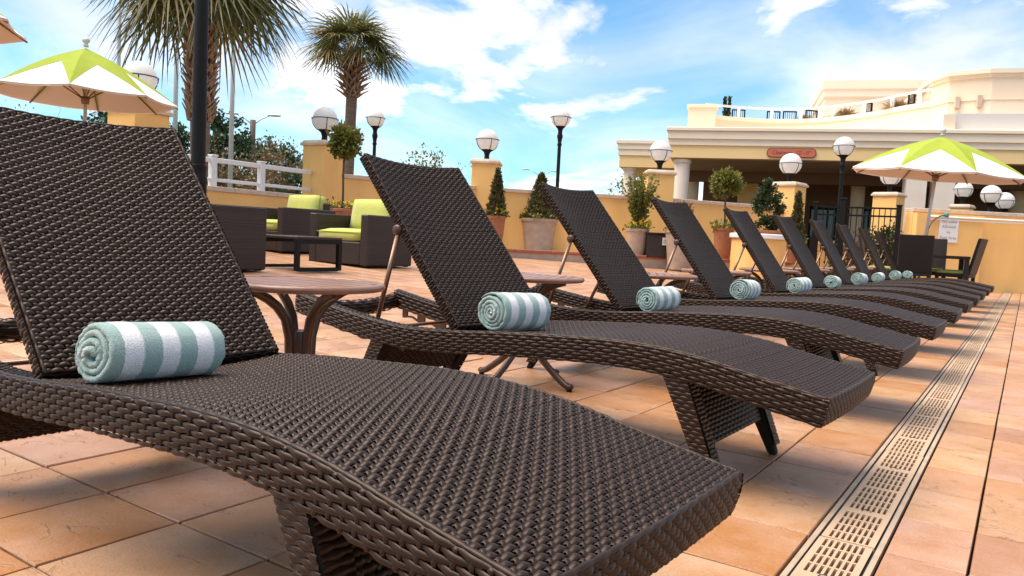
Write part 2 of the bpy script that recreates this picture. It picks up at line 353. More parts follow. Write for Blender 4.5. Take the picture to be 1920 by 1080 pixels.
def leaves_mesh(name, pts, size, droop=0, aspect=1.6, jitter=.35, out=None):
    # one bent quad pair per leaf, random orientation
    n = len(pts); d = rng.normal(size=(n, 3))
    if out is not None: d = d*.7+out*1.2
    d[:, 2] -= droop; d /= np.linalg.norm(d, axis=1, keepdims=True); r = rng.normal(size=(n, 3)); w = np.cross(d, r); w /= np.linalg.norm(w, axis=1, keepdims=True)
    sz = size*(1+rng.uniform(-jitter, jitter, n))[:, None]; nrm = np.cross(d, w)
    a = pts; b = pts+d*sz*.5+w*sz*.5/aspect+nrm*sz*.08; c = pts+d*sz; e = pts+d*sz*.5-w*sz*.5/aspect+nrm*sz*.08
    V = np.stack([a, b, c, e], 1).reshape(-1, 3); F = np.arange(4*n).reshape(-1, 4)
    return fast_mesh(name, V, F, False)
def text_mesh(name, body, size, m, parent, loc, rot, align='CENTER', extrude=.002, sx=1):
    cu = bpy.data.curves.new(name, 'FONT'); cu.body = body; cu.size = size; cu.align_x = align; cu.align_y = 'CENTER'; cu.extrude = extrude; cu.resolution_u = 3
    t = bpy.data.objects.new('tmp', cu); C.objects.link(t); dg = bpy.context.evaluated_depsgraph_get()
    me = bpy.data.meshes.new_from_object(t.evaluated_get(dg)); bpy.data.objects.remove(t); me.name = name
    o = link(name, me, m, parent); o.location = loc; o.rotation_euler = rot; o.scale = (sx, 1, 1); return o
SLOPE = .038
def gz(x): return max(0.0, -(x+2.6))*SLOPE

# ------------------------------------------------------------------ the ground
g = MB(); g.add([(-900, -900, -.30), (900, -900, -.30), (900, 900, -.30), (-900, 900, -.30)], [[0, 1, 2, 3]])
tag(g.build('terrain', 'ground'), kind='structure')
DECK = [(-13.2, 5)]
xa, xb, xf, ya, yb = -12.2, 6.0, -2.6, -6.0, 30.0
TR0, TR1 = -.381, -.225                      # the drain trench is left open
dk = MB(); zt = -.034
for x0, x1 in ((xa, xf), (xf, TR0), (TR1, xb)):
    z0, z1 = gz(x0)+zt, gz(x1)+zt
    dk.add([(x0, ya, z0), (x1, ya, z1), (x1, yb, z1), (x0, yb, z0)], [[0, 1, 2, 3]])
    dk.add([(x0, ya, -.28), (x1, ya, -.28), (x1, yb, -.28), (x0, yb, -.28)], [[3, 2, 1, 0]])
deck = tag(dk.build('pool_deck', 'sand'), kind='structure')
# pavers: 305 mm grid; columns either side of the drain are cut
T = .305; JT = .0034
cols = [(TR0-.004-.248, TR0-.004)] + [(-.633-T*(k+1), -.633-T*k) for k in range(38)] + [(TR1+.004, -.056)] + [(-.056+T*k, -.056+T*(k+1)) for k in range(16)]
rows = [(.705+T*k, .705+T*(k+1)) for k in range(-10, 70)]
def project(x, y, z):
    d = Vector((x, y, z-CAM_H)); q = d.dot(fwd); return (960+FPX*d.dot(r2)/q, 540-FPX*d.dot(u2)/q, q) if q > .05 else None
cand = []; field = []
for (x0, x1) in cols:
    for (y0, y1) in rows:
        cxm, cym = (x0+x1)/2, (y0+y1)/2; z = gz(cxm); p = project(cxm, cym, z); vis = 0
        if p and -260 < p[0] < 2180 and -200 < p[1] < 1420: vis = (x1-x0)*(CAM_H-z)/p[2]**3
        (cand if (vis > 0 and x0 > xf-.3) else field).append((vis, x0, x1, y0, y1))
cand.sort(reverse=True); field += cand[300:]; cand = cand[:300]
def paver_mesh(w, h, seed):
    bm = bmesh.new(); r = random.Random(seed); n = 4
    bx = [-w/2, -w/2+.002, w/2-.002, w/2]; by = [-h/2, -h/2+.002, h/2-.002, h/2]
    vs = []
    for j in range(4):
        for i in range(4):
            e = i in (0, 3) or j in (0, 3); vs.append(bm.verts.new((bx[i]+r.uniform(-.0009, .0009), by[j]+r.uniform(-.0009, .0009), -.003 if e else r.uniform(-.0006, .0006))))
    for j in range(3):
        for i in range(3): bm.faces.new((vs[j*4+i], vs[j*4+i+1], vs[j*4+i+5], vs[j*4+i+4]))
    ring = [vs[i] for i in (0, 1, 2, 3, 7, 11, 15, 14, 13, 12, 8, 4)]; lo = [bm.verts.new((v.co.x, v.co.y, -.03)) for v in ring]
    for i in range(12): bm.faces.new((ring[(i+1) % 12], ring[i], lo[i], lo[(i+1) % 12]))
    me = bpy.data.meshes.new('paver'); bm.to_mesh(me); bm.free(); me.materials.append(M['paver']); return me
pm = [paver_mesh(T-2*JT, T-2*JT, s) for s in range(4)]
for k, (_, x0, x1, y0, y1) in enumerate(cand):
    o = link('paver', pm[k % 4], None, deck); w = x1-x0
    xm = (x0+x1)/2; s = math.atan(SLOPE) if xm < xf else 0
    o.location = (xm, (y0+y1)/2, gz(xm)+random.uniform(-.0012, .0012)); o.scale = (w/T if w < T-.01 else 1, 1, 1)
    o.rotation_euler = (random.uniform(-.003, .003), s+random.uniform(-.003, .003), random.choice((0, PI)) if w > T-.01 else 0)
fv = []; ff = []
for (_, x0, x1, y0, y1) in field:
    a, b, c, d = x0+JT, x1-JT, y0+JT, y1-JT; i = .004; n = len(fv); dz = random.uniform(-.0012, .0012)
    for (px, py, pz) in ((a, c, -.005), (b, c, -.005), (b, d, -.005), (a, d, -.005), (a+i, c+i, 0), (b-i, c+i, 0), (b-i, d-i, 0), (a+i, d-i, 0), (a, c, -.03), (b, c, -.03), (b, d, -.03), (a, d, -.03)):
        fv.append((px, py, gz(px)+pz+dz))
    ff += [[n+4, n+5, n+6, n+7]]+[[n+k, n+(k+1) % 4, n+4+(k+1) % 4, n+4+k] for k in range(4)]+[[n+8+k, n+8+(k+1) % 4, n+(k+1) % 4, n+k] for k in range(4)]
tag(link('paver_field', fast_mesh('paver_field', fv, ff, False), 'paver_field', deck), 'more of the square peach pavers farther across the deck', kind='stuff')
# ------------------------------------------------------------------ the trench drain
dr = thing('trench_drain', 'long slotted beige trench drain running between the pavers beside the lounger feet', 'drain', (0, 0, 0))
t = MB(); xm = (TR0+TR1)/2
t.add([(TR0, ya, -.012), (TR0, ya, -.12), (TR1, ya, -.12), (TR1, ya, -.012), (TR0, 20.3, -.012), (TR0, 20.3, -.12), (TR1, 20.3, -.12), (TR1, 20.3, -.012)], [[0, 1, 5, 4], [1, 2, 6, 5], [2, 3, 7, 6]])
t.build('channel', 'gasket', dr)
for a, b in ((TR0+.001, TR0+.013), (TR1-.013, TR1-.001)):
    e = MB(); e.box(((a+b)/2, 7.15, -.012), (b-a, 26.2, .026)); e.build('edging', 'drain_edge', dr)
for a, b in ((TR0+.0132, TR0+.0185), (TR1-.0185, TR1-.0132)):
    e = MB(); e.box(((a+b)/2, 7.15, -.016), (b-a-.0004, 26.2, .02)); e.build('gasket', 'gasket', dr)
def grate_mesh():
    gx0, gx1, GL = TR0+.019-xm, TR1-.019-xm, 1.021
    ncol = 7; xs = [gx0]; m0 = .012; w = (gx1-gx0-2*m0); cw = w/ncol
    for k in range(ncol): xs += [gx0+m0+cw*(k+.22), gx0+m0+cw*(k+.76)]
    xs.append(gx1); ys = [0]; hole_rows = []
    y = .008
    for grp in range(4):
        for k in range(4):
            L0 = .050; ys += [y, y+L0]; hole_rows.append(len(ys)-2); y += L0+.007
        y += .030 if grp in (0, 2) else .016
    sc = (GL-.008)/(y-.016-.007); ys = [q*sc for q in ys]+[GL]
    hx = set(range(1, 2*ncol, 2)); hy = set(hole_rows); bm = bmesh.new()
    vt = [[bm.verts.new((x, q, 0)) for x in xs] for q in ys]; vb = [[bm.verts.new((x, q, -.014)) for x in xs] for q in ys]
    for j in range(len(ys)-1):
        for i in range(len(xs)-1):
            if i in hx and j in hy:
                for (a, b) in (((j, i), (j, i+1)), ((j, i+1), (j+1, i+1)), ((j+1, i+1), (j+1, i)), ((j+1, i), (j, i))):
                    bm.faces.new((vt[a[0]][a[1]], vt[b[0]][b[1]], vb[b[0]][b[1]], vb[a[0]][a[1]]))
            else: bm.faces.new((vt[j][i], vt[j][i+1], vt[j+1][i+1], vt[j+1][i]))
    ny, nx = len(ys)-1, len(xs)-1
    for i in range(nx):
        bm.faces.new((vb[0][i], vb[0][i+1], vt[0][i+1], vt[0][i])); bm.faces.new((vt[ny][i], vt[ny][i+1], vb[ny][i+1], vb[ny][i]))
    bmesh.ops.recalc_face_normals(bm, faces=bm.faces[:]); me = bpy.data.meshes.new('grate'); bm.to_mesh(me); bm.free(); me.materials.append(M['grate']); return me
gm = grate_mesh()
for k in range(-2, 18):
    o = link('grate', gm, None, dr); o.location = (xm+random.uniform(-.0012, .0012), 1.94+1.0265*k, .0005); o.rotation_euler = (0, 0, random.uniform(-.0015, .0015))
hk = MB()
hk.tube([(0, 0, 0), (.004, .007, .002), (.012, .009, .003), (.020, .007, .002), (.024, 0, 0)], 0.0011, 5)
hm = None
for k in range(-1, 8):
    for f in (.257, .757):
        if hm is None: o = hk.build('lifting_lug', 'gasket', dr, True); hm = o.data
        else: o = link('lifting_lug', hm, None, dr)
        o.location = (xm-.012, 1.94+1.0265*k+1.021*f, .001)

# ------------------------------------------------------------------ boundary walls, pillars, ledge
def pt(a, b, t): return (a[0]+(b[0]-a[0])*t, a[1]+(b[1]-a[1])*t)
def wall(name, label, a, b, ztop, zb, th=.26, stone=.95, mat='stucco', group=None, ct=.085, over=.04, coping='coping'):
    d = Vector((b[0]-a[0], b[1]-a[1])); Ln = d.length; rz = math.atan2(d.y, d.x)
    r = thing(name, label, 'wall', (a[0], a[1], 0), rz, group)
    m = MB(); m.box((Ln/2, 0, (zb+ztop-ct)/2), (Ln, th, ztop-ct-zb)); m.build('wall_body', mat, r)
    n = max(1, round(Ln/stone)); w = Ln/n; s = MB(); s.box((0, 0, 0), (w-.008, th+2*over, ct)); me = None
    for k in range(n):
        if me is None: o = s.build('coping_stone', coping, r, bevel=.008); me = o.data
        else: o = link('coping_stone', me, None, r)
        o.location = (w*(k+.5), random.uniform(-.004, .004), ztop-ct/2+.001)
    return r
def pillar(label, c, rz, top=2.42, size=.58, zb=0, lab=None):
    r = thing('pillar', label, 'pillar', (c[0], c[1], 0), rz, 'yellow stucco lamp pillars')
    m = MB(); m.box((0, 0, (zb+top-.11)/2), (size, size, top-.11-zb)); m.build('pillar_body', 'stucco', r, bevel=.006)
    m = MB(); m.box((0, 0, top-.083), (size+.09, size+.09, .055)); m.box((0, 0, top-.03), (size+.06, size+.06, .05), top=(.9, .9)); m.build('cap', 'coping', r, bevel=.006)
    return r
P0, P1, P2, P3, P4, P5, P6 = (-11.62, 6.75), (-11.93, 10.82), (-10.42, 14.32), (-7.34, 17.0), (-5.15, 20.12), (-3.28, 23.3), (-1.75, 26.75)
pillar('yellow lamp pillar showing above the nearest backrest', P0, math.radians(8), size=.62)
pillar('yellow lamp pillar where the white railing ends', P1, math.radians(4))
pillar('yellow lamp pillar behind the second lounger, with a potted conifer before it', P2, math.radians(28))
pillar('wide yellow lamp pillar beside the round column', P3, math.radians(33), size=.62)
pillar('yellow lamp pillar below the clearance sign', P4, math.radians(-12), size=.62)
pillar('yellow lamp pillar behind the black gate', P5, math.radians(-12), size=.62)
pillar('low yellow pillar top behind the right wall', P6, math.radians(-12), size=.5, top=2.34)
wall('boundary_wall', 'low yellow wall carrying a white railing behind the armchairs', (-11.75, 1.0), (-11.95, 10.52), 1.31, .1)
wall('boundary_wall', 'yellow wall running right from the railing pillar', (-11.80, 11.12), (-10.56, 14.03), 1.80, .1)
wall('boundary_wall', 'yellow wall behind the big stone planter', (-10.16, 14.52), (-7.60, 16.80), 1.79, .1)
wall('boundary_wall', 'yellow wall behind the right topiary tree', (-7.16, 17.28), (-5.32, 19.82), 1.79, .1)
rwA, rwB = (-2.30, 19.42), (6.6, 26.2)
rw = wall('boundary_wall', 'tall orange yellow wall at right behind the dining set', rwA, rwB, 1.79, -.02, th=.3, stone=.82)
m = MB(); m.box((.78, -.235, .84), (1.54, .17, 1.68)); m.build('pier', 'stucco', rw)
m = MB(); m.tube([(.25, -.36, 1.61), (9, -.36, 1.61)], .022, 8); m.tube([(.25, -.345, 1.55), (9, -.345, 1.55)], .016, 8); m.build('pipe', 'white', rw, True)
# planting ledge with red tile edge along the back
ldp = [(-11.2, 12.6), (-9.75, 13.25), (-8.6, 14.35), (-7.2, 15.45), (-5.9, 16.6), (-4.6, 18.7), (-5.1, 20.2), (-7.3, 17.4), (-10.4, 14.6), (-11.6, 12.9)]
lg = thing('planting_ledge', 'low paved ledge with red tile edge along the back wall', 'ledge')
m = MB(); m.prism(ldp, .1, .40); m.build('ledge_body', 'coping', lg)
for k in range(5):
    a, b = Vector(ldp[k]), Vector(ldp[k+1]); n = int((b-a).length/.32); rz = math.atan2((b-a).y, (b-a).x)
    s = MB(); s.box((0, 0, 0), ((b-a).length/n-.008, .16, .07)); me = None
    for i in range(n):
        q = a.lerp(b, (i+.5)/n)
        if me is None: o = s.build('edge_tile', 'red_tile', lg, bevel=.012); me = o.data
        else: o = link('edge_tile', me, None, lg)
        o.location = (q.x, q.y, .405); o.rotation_euler = (0, 0, rz)
# white railing on the low wall
rl = thing('white_railing', 'white two-rail railing on top of the low yellow wall', 'railing', (-11.75, 1.0, 0), math.atan2(9.5, -.2))
for z, h in ((1.77, .085), (1.43, .06)):
    m = MB(); m.box((4.76, 0, z), (9.52, .06, h)); m.build('rail', 'white', rl, bevel=.01)
for x in (1.2, 2.7, 4.2, 5.75, 7.27, 8.31):
    m = MB(); m.box((x, 0, 1.565), (.11, .11, .53), top=(1, 1)); m.box((x, 0, 1.845), (.135, .135, .03)); m.build('post', 'white', rl, bevel=.008)
# ------------------------------------------------------------------ lamps
def globe_parts(r, z, R):
    # fitter neck, ring with ribs, opal globe; z = bottom of the neck
    m = MB(); m.lathe([(.075, 0), (.062, .03), (.055, .10), (.075, .17), (.125, .215), (.13, .235), (.09, .24)], (0, 0, z), 16); m.build('fitter', 'black', r, True, auto=.8)
    zc = z+.24+R*.82
    m = MB(); m.lathe([(R*math.cos(a), R*math.sin(a)) for a in np.linspace(-1.15, PI/2-.02, 16)], (0, 0, zc), 28); m.build('globe', 'globe', r, True)
    m = MB(); n = 28; ring = [((R+.018)*math.cos(2*PI*i/n), (R+.018)*math.sin(2*PI*i/n), zc+.01) for i in range(n+1)]; m.tube(ring, .009, 6, cap=False); m.build('ring', 'black', r, True)
    for k in range(4):
        a0 = PI/4+k*PI/2+.2; m = MB(); m.tube([((R+.014)*math.cos(t)*math.cos(a0), (R+.014)*math.cos(t)*math.sin(a0), zc+(R+.014)*math.sin(t)) for t in np.linspace(-1.05, .04, 9)], .008, 6); m.build('rib', 'black', r, True)
def pillar_lamp(label, c, top, R=.245, rz=0):
    r = thing('pillar_lamp', label, 'lamp', (c[0], c[1], top), rz, 'globe lamps on pillars'); globe_parts(r, 0, R); return r
pillar_lamp('white globe lamp partly hidden behind the left umbrella', P0, 2.42, .25)
pillar_lamp('large white globe lamp on the pillar at the railing end', P1, 2.42)
pillar_lamp('white globe lamp on the pillar behind the second lounger', P2, 2.42, .25)
pillar_lamp('white globe lamp left of the round canopy column', P3, 2.42, .255)
pillar_lamp('white globe lamp in front of the red clearance sign', P4, 2.42, .27)
pillar_lamp('white globe lamp peeking under the left edge of the right umbrella', P5, 2.42, .27)
pillar_lamp('white globe lamp mostly hidden behind the right umbrella', P6, 2.34, .25)
def wall_globe(label, c, R):
    r = thing('wall_lamp', label, 'lamp', c, 0, 'low globe lamps behind the right wall')
    m = MB(); m.lathe([(.11, -c[2]), (.11, -c[2]+.1), (.06, -c[2]+.15), (.055, 0)], (0, 0, 0), 12); m.build('post', 'black', r, True, auto=.8); globe_parts(r, 0, R)
wall_globe('left of two white globe lamps above the right wall', (-.92, 23.7, 1.98), .245)
wall_globe('right of two white globe lamps above the right wall', (-.70, 27.4, 2.05), .26)
def lamp_post(label, c, H, R=.245, zb=0):
    r = thing('lamp_post', label, 'lamp post', (c[0], c[1], zb), .3, 'black globe lamp posts')
    m = MB(); m.lathe([(.17, 0), (.17, .10), (.12, .14), (.12, .30), (.075, .36), (.061, .40), (.061, .86), (.064, .87), (.064, .90), (.056, .93), (.055, .97), (.058, .975), (.058, .995), (.05, 1.0)], (0, 0, 0), 20); m.build('base', 'black', r, True, auto=.7)
    m = MB(); m.lathe([(.050, .97), (.046, H-.28)], (0, 0, 0), 16); m.build('shaft', 'black', r, True, auto=.8)
    m = MB(); m.lathe([(.046, H-.28), (.06, H-.26), (.06, H-.22), (.047, H-.2), (.06, H-.10), (.075, H-.05), (.075, H)], (0, 0, 0), 16); m.build('collar', 'black', r, True, auto=.8)
    globe_parts(r, H, R); return r
lamp_post('thick black lamp post right beside the nearest backrest', (-4.98, 3.34, gz(-4.98)), 3.05, zb=gz(-4.98))
lamp_post('black globe lamp post in front of the canopy, right of the clearance sign', (-4.08, 20.95), 2.95, .25)
lamp_post('tall black globe lamp post standing alone against the sky', (-10.36, 17.43), 3.4, .25)
lamp_post('black globe lamp post right of the farther palm trunk', (-15.1, 15.5), 3.3, .245)

# ------------------------------------------------------------------ gate
ga, gb = Vector((-4.24, 18.94)), Vector((-2.44, 19.33)); gl = (gb-ga).length
gt = thing('metal_gate', 'black metal picket gate between the planter and the right wall', 'gate', (ga.x, ga.y, 0), math.atan2(gb.y-ga.y, gb.x-ga.x))
for x, w, h in ((.04, .09, 1.84), (.62, .13, 1.94), (gl-.05, .10, 1.82)):
    m = MB(); m.box((x, 0, h/2), (w, w, h)); m.box((x, 0, h+.015), (w+.03, w+.03, .03)); m.build('post', 'black', gt, bevel=.006)
for x0, x1 in ((.09, .55), (.69, gl-.10)):
    for z in (1.76, 1.58, .14):
        m = MB(); m.box(((x0+x1)/2, 0, z), (x1-x0, .035, .04)); m.build('rail', 'black', gt)
    n = int((x1-x0)/.115)
    for i in range(1, n):
        m = MB(); m.box((x0+(x1-x0)*i/n, 0, .95), (.02, .0195, 1.6)); m.build('picket', 'black', gt)
pw = wall('planter_wall', 'low yellow planter wall with pale coping behind the gate', (-4.6, 21.3), (-2.0, 21.75), .98, 0, th=.3, stone=.8)

# ------------------------------------------------------------------ hotel building
C0, e1, e2 = Vector((-10.8, 25.87)), Vector((.95, .312)), Vector((-.312, .95)); BA = math.atan2(.312, .95)
hb = thing('hotel_building', 'cream hotel building with a columned entrance canopy and a roof terrace', 'building', (C0.x, C0.y, 0), BA)
def hbox(name, mat, s0, s1, t0, t1, z0, z1, bevel=0):
    m = MB(); m.box(((s0+s1)/2, (t0+t1)/2, (z0+z1)/2), (s1-s0, t1-t0, z1-z0)); return m.build(name, mat, hb, bevel=bevel)
SR = 26
hbox('fascia', 'fascia', 0, SR, 0, 9.5, 3.80, 4.235)
hbox('fascia_band', 'cream_light', -.05, SR, -.05, 9.5, 4.238, 4.45)
hbox('fascia_band', 'cream_light', -.11, SR, -.11, 9.5, 4.453, 4.71)
hbox('cornice', 'cream_light', -.17, SR, -.17, 9.5, 4.713, 4.85, .02)
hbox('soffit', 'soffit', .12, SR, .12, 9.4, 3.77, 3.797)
hbox('left_wing_fascia', 'fascia', -2.25, -.02, 3.2, 8, 3.74, 4.20)
hbox('left_wing_band', 'cream_light', -2.30, -.12, 3.15, 8, 4.203, 4.44)
hbox('left_wing_band', 'cream_light', -2.34, -.12, 3.11, 8, 4.443, 4.66)
hbox('left_wing_cornice', 'cream_light', -2.39, -.18, 3.06, 8, 4.663, 4.78)
for s, t0, R, mt in ((.42, .42, .27, 'column'), (-1.85, 3.6, .25, 'column'), (.54, 6.1, .28, 'column'), (7.2, 6.6, .27, 'cream'), (13.0, 6.6, .27, 'cream')):
    m = MB(); m.lathe([(R+.07, -.3), (R+.07, .25), (R, .3), (R, 3.6), (R+.05, 3.66), (R+.05, 3.765)], (s, t0, 0), 24); m.build('column', mt, hb, True, auto=.5)
for s in (8.02, 8.86):
    hbox('square_column', 'column', s-.31, s+.31, .14, .72, -.3, 3.768)
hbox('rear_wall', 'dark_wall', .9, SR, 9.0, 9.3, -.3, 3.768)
hbox('rear_pier', 'fascia', 2.45, 3.3, 7.4, 8.0, -.3, 3.768)
for k in range(9):
    s0 = 3.9+k*1.7; f = hbox('window', 'black', s0, s0+1.5, 8.93, 8.995, -.1, 2.75); m = MB()
    for q in (0, 1): m.box((s0+.40+.72*q, 8.92, 1.3), (.64, .012, 2.6))
    m.build('pane', 'glass', f)
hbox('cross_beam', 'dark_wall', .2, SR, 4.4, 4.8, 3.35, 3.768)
# terrace: curved parapet, railing, rooms behind
cv_s = [.9, 2.4, 3.9, 5.3, 6.4, 7.3, 8.1, 8.9]; cv_t = [5.4, 6.15, 6.5, 6.25, 5.5, 4.5, 3.25, 2.2]
ft = hermite(cv_s, cv_t)
def strip(name, mat, ss, dt0, dt1, z0, z1, par):
    m = MB(); vs = []; fs = []
    for s in ss:
        ds = .01; a = Vector((2*ds, float(ft(s+ds)-ft(s-ds)))).normalized(); nx, ny = -a.y, a.x; t0 = float(ft(s))
        for d, z in ((dt0, z0), (dt1, z0), (dt1, z1), (dt0, z1)): vs.append((s+nx*d, t0+ny*d, z))
    for i in range(len(ss)-1):
        for k in range(4): fs.append([i*4+k, i*4+(k+1) % 4, i*4+4+(k+1) % 4, i*4+4+k])
    fs += [[3, 2, 1, 0], [len(vs)-4, len(vs)-3, len(vs)-2, len(vs)-1]]
    m.add(vs, fs); return m.build(name, mat, par)
ss = np.linspace(.95, 8.85, 36)
strip('parapet', 'cream', ss, 0, .28, 4.84, 6.02, hb)
strip('parapet_cap', 'cream_light', ss, -.06, .34, 6.024, 6.20, hb)
rb = strip('terrace_rail', 'white', ss, .06, .13, 6.60, 6.685, hb)
for s in (2.25, 3.6, 4.75, 5.95, 6.95, 7.75, 8.45):
    t0 = float(ft(s)); m = MB(); m.box((s, t0+.1, 6.42), (.13, .13, .44)); m.build('rail_post', 'white', rb)
hbox('parapet_pier', 'cream', .25, 1.35, 4.9, 5.7, 4.84, 6.40); hbox('pier_cap', 'cream_light', .18, 1.42, 4.83, 5.77, 6.403, 6.53)
blk = [(8.75, 2.3), (9.05, 1.45), (10.2, .95), (SR, .6), (SR, 9), (8.75, 9)]
m = MB(); m.prism(blk, 4.84, 6.72); m.build('block_wall', 'cream', hb)
def grow(p, d): c = Vector((17, 5)); return [(x-d if x < 12 else x, y-d if y < 5 else y) for x, y in p]
m = MB(); m.prism(grow(blk, .035), 6.0, 6.04); m.build('groove_band', 'cream_light', hb)
m = MB(); m.prism(grow(blk, .05), 6.723, 6.84); m.build('block_cornice', 'cream_light', hb)
m = MB(); m.prism(grow(blk, .12), 6.843, 6.98); m.build('block_cornice', 'cream_light', hb)
hbox('low_roof', 'grey_roof', 8.8, SR, .25, .95, 4.86, 5.42)
hbox('rear_block', 'cream', 6.1, 14, 11.2, 16, 4.8, 8.0)
for z0, z1, d in ((7.1, 7.55, .05), (8.003, 8.35, .08), (8.353, 8.75, .14)): hbox('rear_block_band', 'cream_light', 6.1-d, 14, 11.2-d, 16, z0, z1)
hbox('terrace_floor', 'grey_roof', .9, 8.9, 6.9, 16, 4.86, 5.6)
hbox('vent', 'cream_light', 8.62, 8.98, .0, .22, 4.853, 5.35)
for s in (9.28, 9.88):
    m = MB(); tt = 1.45-(s-9.05)*.43; m.box((s, tt-.09, 5.95), (.15, .12, .40)); m.box((s, tt-.09, 5.72), (.10, .09, .05)); m.build('wall_light', 'coping', hb, bevel=.01)
# clearance sign
m = MB(); w, h = 1.55, .28; pts = []
for k in range(24):
    a = 2*PI*k/24; pts.append(((w/2-h/2)*(1 if math.cos(a) > 0 else -1)+h/2*math.cos(a), h/2*math.sin(a)))
def splate(name, sc, d0, d1, mat, par):
    mm = MB(); vs = [(x*sc[0], d0, z*sc[1]) for x, z in pts]+[(x*sc[0], d1, z*sc[1]) for x, z in pts]; n = 24
    mm.add(vs, [list(range(n)), list(range(n, 2*n))[::-1]]+[[i, n+i, n+(i+1) % n, (i+1) % n] for i in range(n)]); return mm.build(name, mat, par)
cs = thing('clearance_sign', 'red rounded clearance sign on the canopy edge', 'sign', (C0.x+e1.x*4.05-e2.x*.02, C0.y+e1.y*4.05-e2.y*.02, 4.02), BA)
splate('border', (1.03, 1.14), -.03, -.001, 'ink', cs); splate('plate', (1, 1), -.045, -.0301, 'sign_red', cs)
text_mesh('lettering', "Clearance  12' - 0\"", .2, 'ink', cs, (0, -.046, 0), (PI/2, 0, 0), sx=.82)
# terrace furniture
def terrace_chair(label, s, t0, rz):
    p = C0+e1*s+e2*t0; r = thing('terrace_chair', label, 'chair', (p.x, p.y, 5.6), BA+rz, 'chairs on the roof terrace')
    m = MB()
    for a in (-.26, .26):
        m.box((a, .26, .55), (.05, .05, 1.1)); m.box((a, -.24, .33), (.05, .05, .66)); m.box((a, 0, .66), (.05, .5, .04))
    m.box((0, .26, 1.08), (.52, .05, .05)); m.build('frame', 'black', r)
    m = MB(); [m.box((-.18+.09*q, .262, .78), (.02, .02, .55)) for q in range(5)]; m.build('backrest', 'wicker_far', r); m = MB(); m.box((0, 0, .44), (.5, .5, .05)); m.build('seat', 'wicker_far', r)
for lb, s, rz in (('leftmost low dark chair seen through the terrace railing', 2.3, .2), ('second dark chair from the left on the terrace', 3.75, .15), ('third dark terrace chair, left of a round grass clump', 4.4, .1), ('dark terrace chair right of the round grass clump', 5.35, .5), ('dark terrace chair before the rear block', 7.35, .9), ('rightmost dark terrace chair beside the tall block', 8.55, 1.0)):
    terrace_chair(lb, s, float(ft(s))+.75, rz)
def tuft(name, label, cat, p, R, n, mat, hgt=1):
    r = thing(name, label, cat, p); d = rng.normal(size=(n, 3)); d[:, 2] = np.abs(d[:, 2])*1.2*hgt+.2; d /= np.linalg.norm(d, axis=1, keepdims=True)
    L0 = R*rng.uniform(.6, 1.1, n)[:, None]; w = np.cross(d, rng.normal(size=(n, 3))); w /= np.linalg.norm(w, axis=1, keepdims=True); w *= .008*R/.4
    b = rng.normal(scale=.1*R, size=(n, 3)); b[:, 2] = np.abs(b[:, 2])*.2
    mid = b+d*L0*.6; tip = b+d*L0-np.array([0, 0, 1])*L0*.18
    V = np.stack([b-w, b+w, mid+w, mid-w, mid-w, mid+w, tip+w*.2, tip-w*.2], 1).reshape(-1, 3); F = np.arange(len(V)).reshape(-1, 4)
    tag(link('blades', fast_mesh('blades', V, F, False), mat, r), kind='stuff')
    m = MB(); m.lathe([(R*.34, -.32), (R*.45, 0), (R*.4, .02)], (0, 0, 0), 14); m.build('pot', 'stone_pot', r, True); return r
for lb, s, R in (('round dry grass clump on the terrace left of centre', 4.95, .5), ('wide dry grass clump on the terrace near the tall block', 7.95, .62), ('upright dry grass on the terrace before the rear block', 6.45, .62)):
    p = C0+e1*s+e2*(float(ft(s))+.65); tuft('ornamental_grass', lb, 'grass', (p.x, p.y, 6.12), R, 520, 'grass_dry')
p = C0+e1*1.75+e2*(float(ft(1.75))+.7)
tp = thing('terrace_shrub', 'thin dark upright shrub at the left end of the roof terrace', 'shrub', (p.x, p.y, 5.6))
CYP = (tp,)
# ------------------------------------------------------------------ sign, hose on right wall
wd = (Vector(rwB)-Vector(rwA)).normalized(); wn = Vector((wd.y, -wd.x)); wa = math.atan2(wd.y, wd.x)
sp = Vector(rwA)+wd*.74+wn*.335
sg = thing('pool_sign', 'white notice with faded lettering on the right wall', 'sign', (sp.x, sp.y, 1.33), wa)
m = MB(); m.box((0, 0, 0), (.44, .02, .55)); m.build('board', 'white', sg)
faint = material('faded_ink', (.36, .30, .27), .8)
for s, z in (('No Glass', .185), ('Allowed', .07), ('in', -.05), ('Pool Area', -.175)): text_mesh('lettering', s, .095, faint, sg, (0, -.0115, z), (PI/2, 0, 0))
hp = Vector(rwA)+wd*.28+wn*.36
hs = thing('garden_hose', 'dark hose looping down from a teal valve on the right wall', 'hose', (hp.x, hp.y, 0), wa)
m = MB(); m.tube([(.32-.36*math.sin(a)*1.0-.0, -.02, 1.2+.44*math.cos(a)) if a < 1.6 else (-.04+.02*(a-1.6), -.02, 1.19-.5*(a-1.6)) for a in np.linspace(0, 2.6, 16)], .013, 6); m.build('hose_line', 'hose', hs, True)
m = MB(); m.lathe([(.03, 0), (.045, .02), (.045, .08), (.03, .1)], (.36, -.02, 1.6), 10); m.build('valve', 'teal', hs, True)

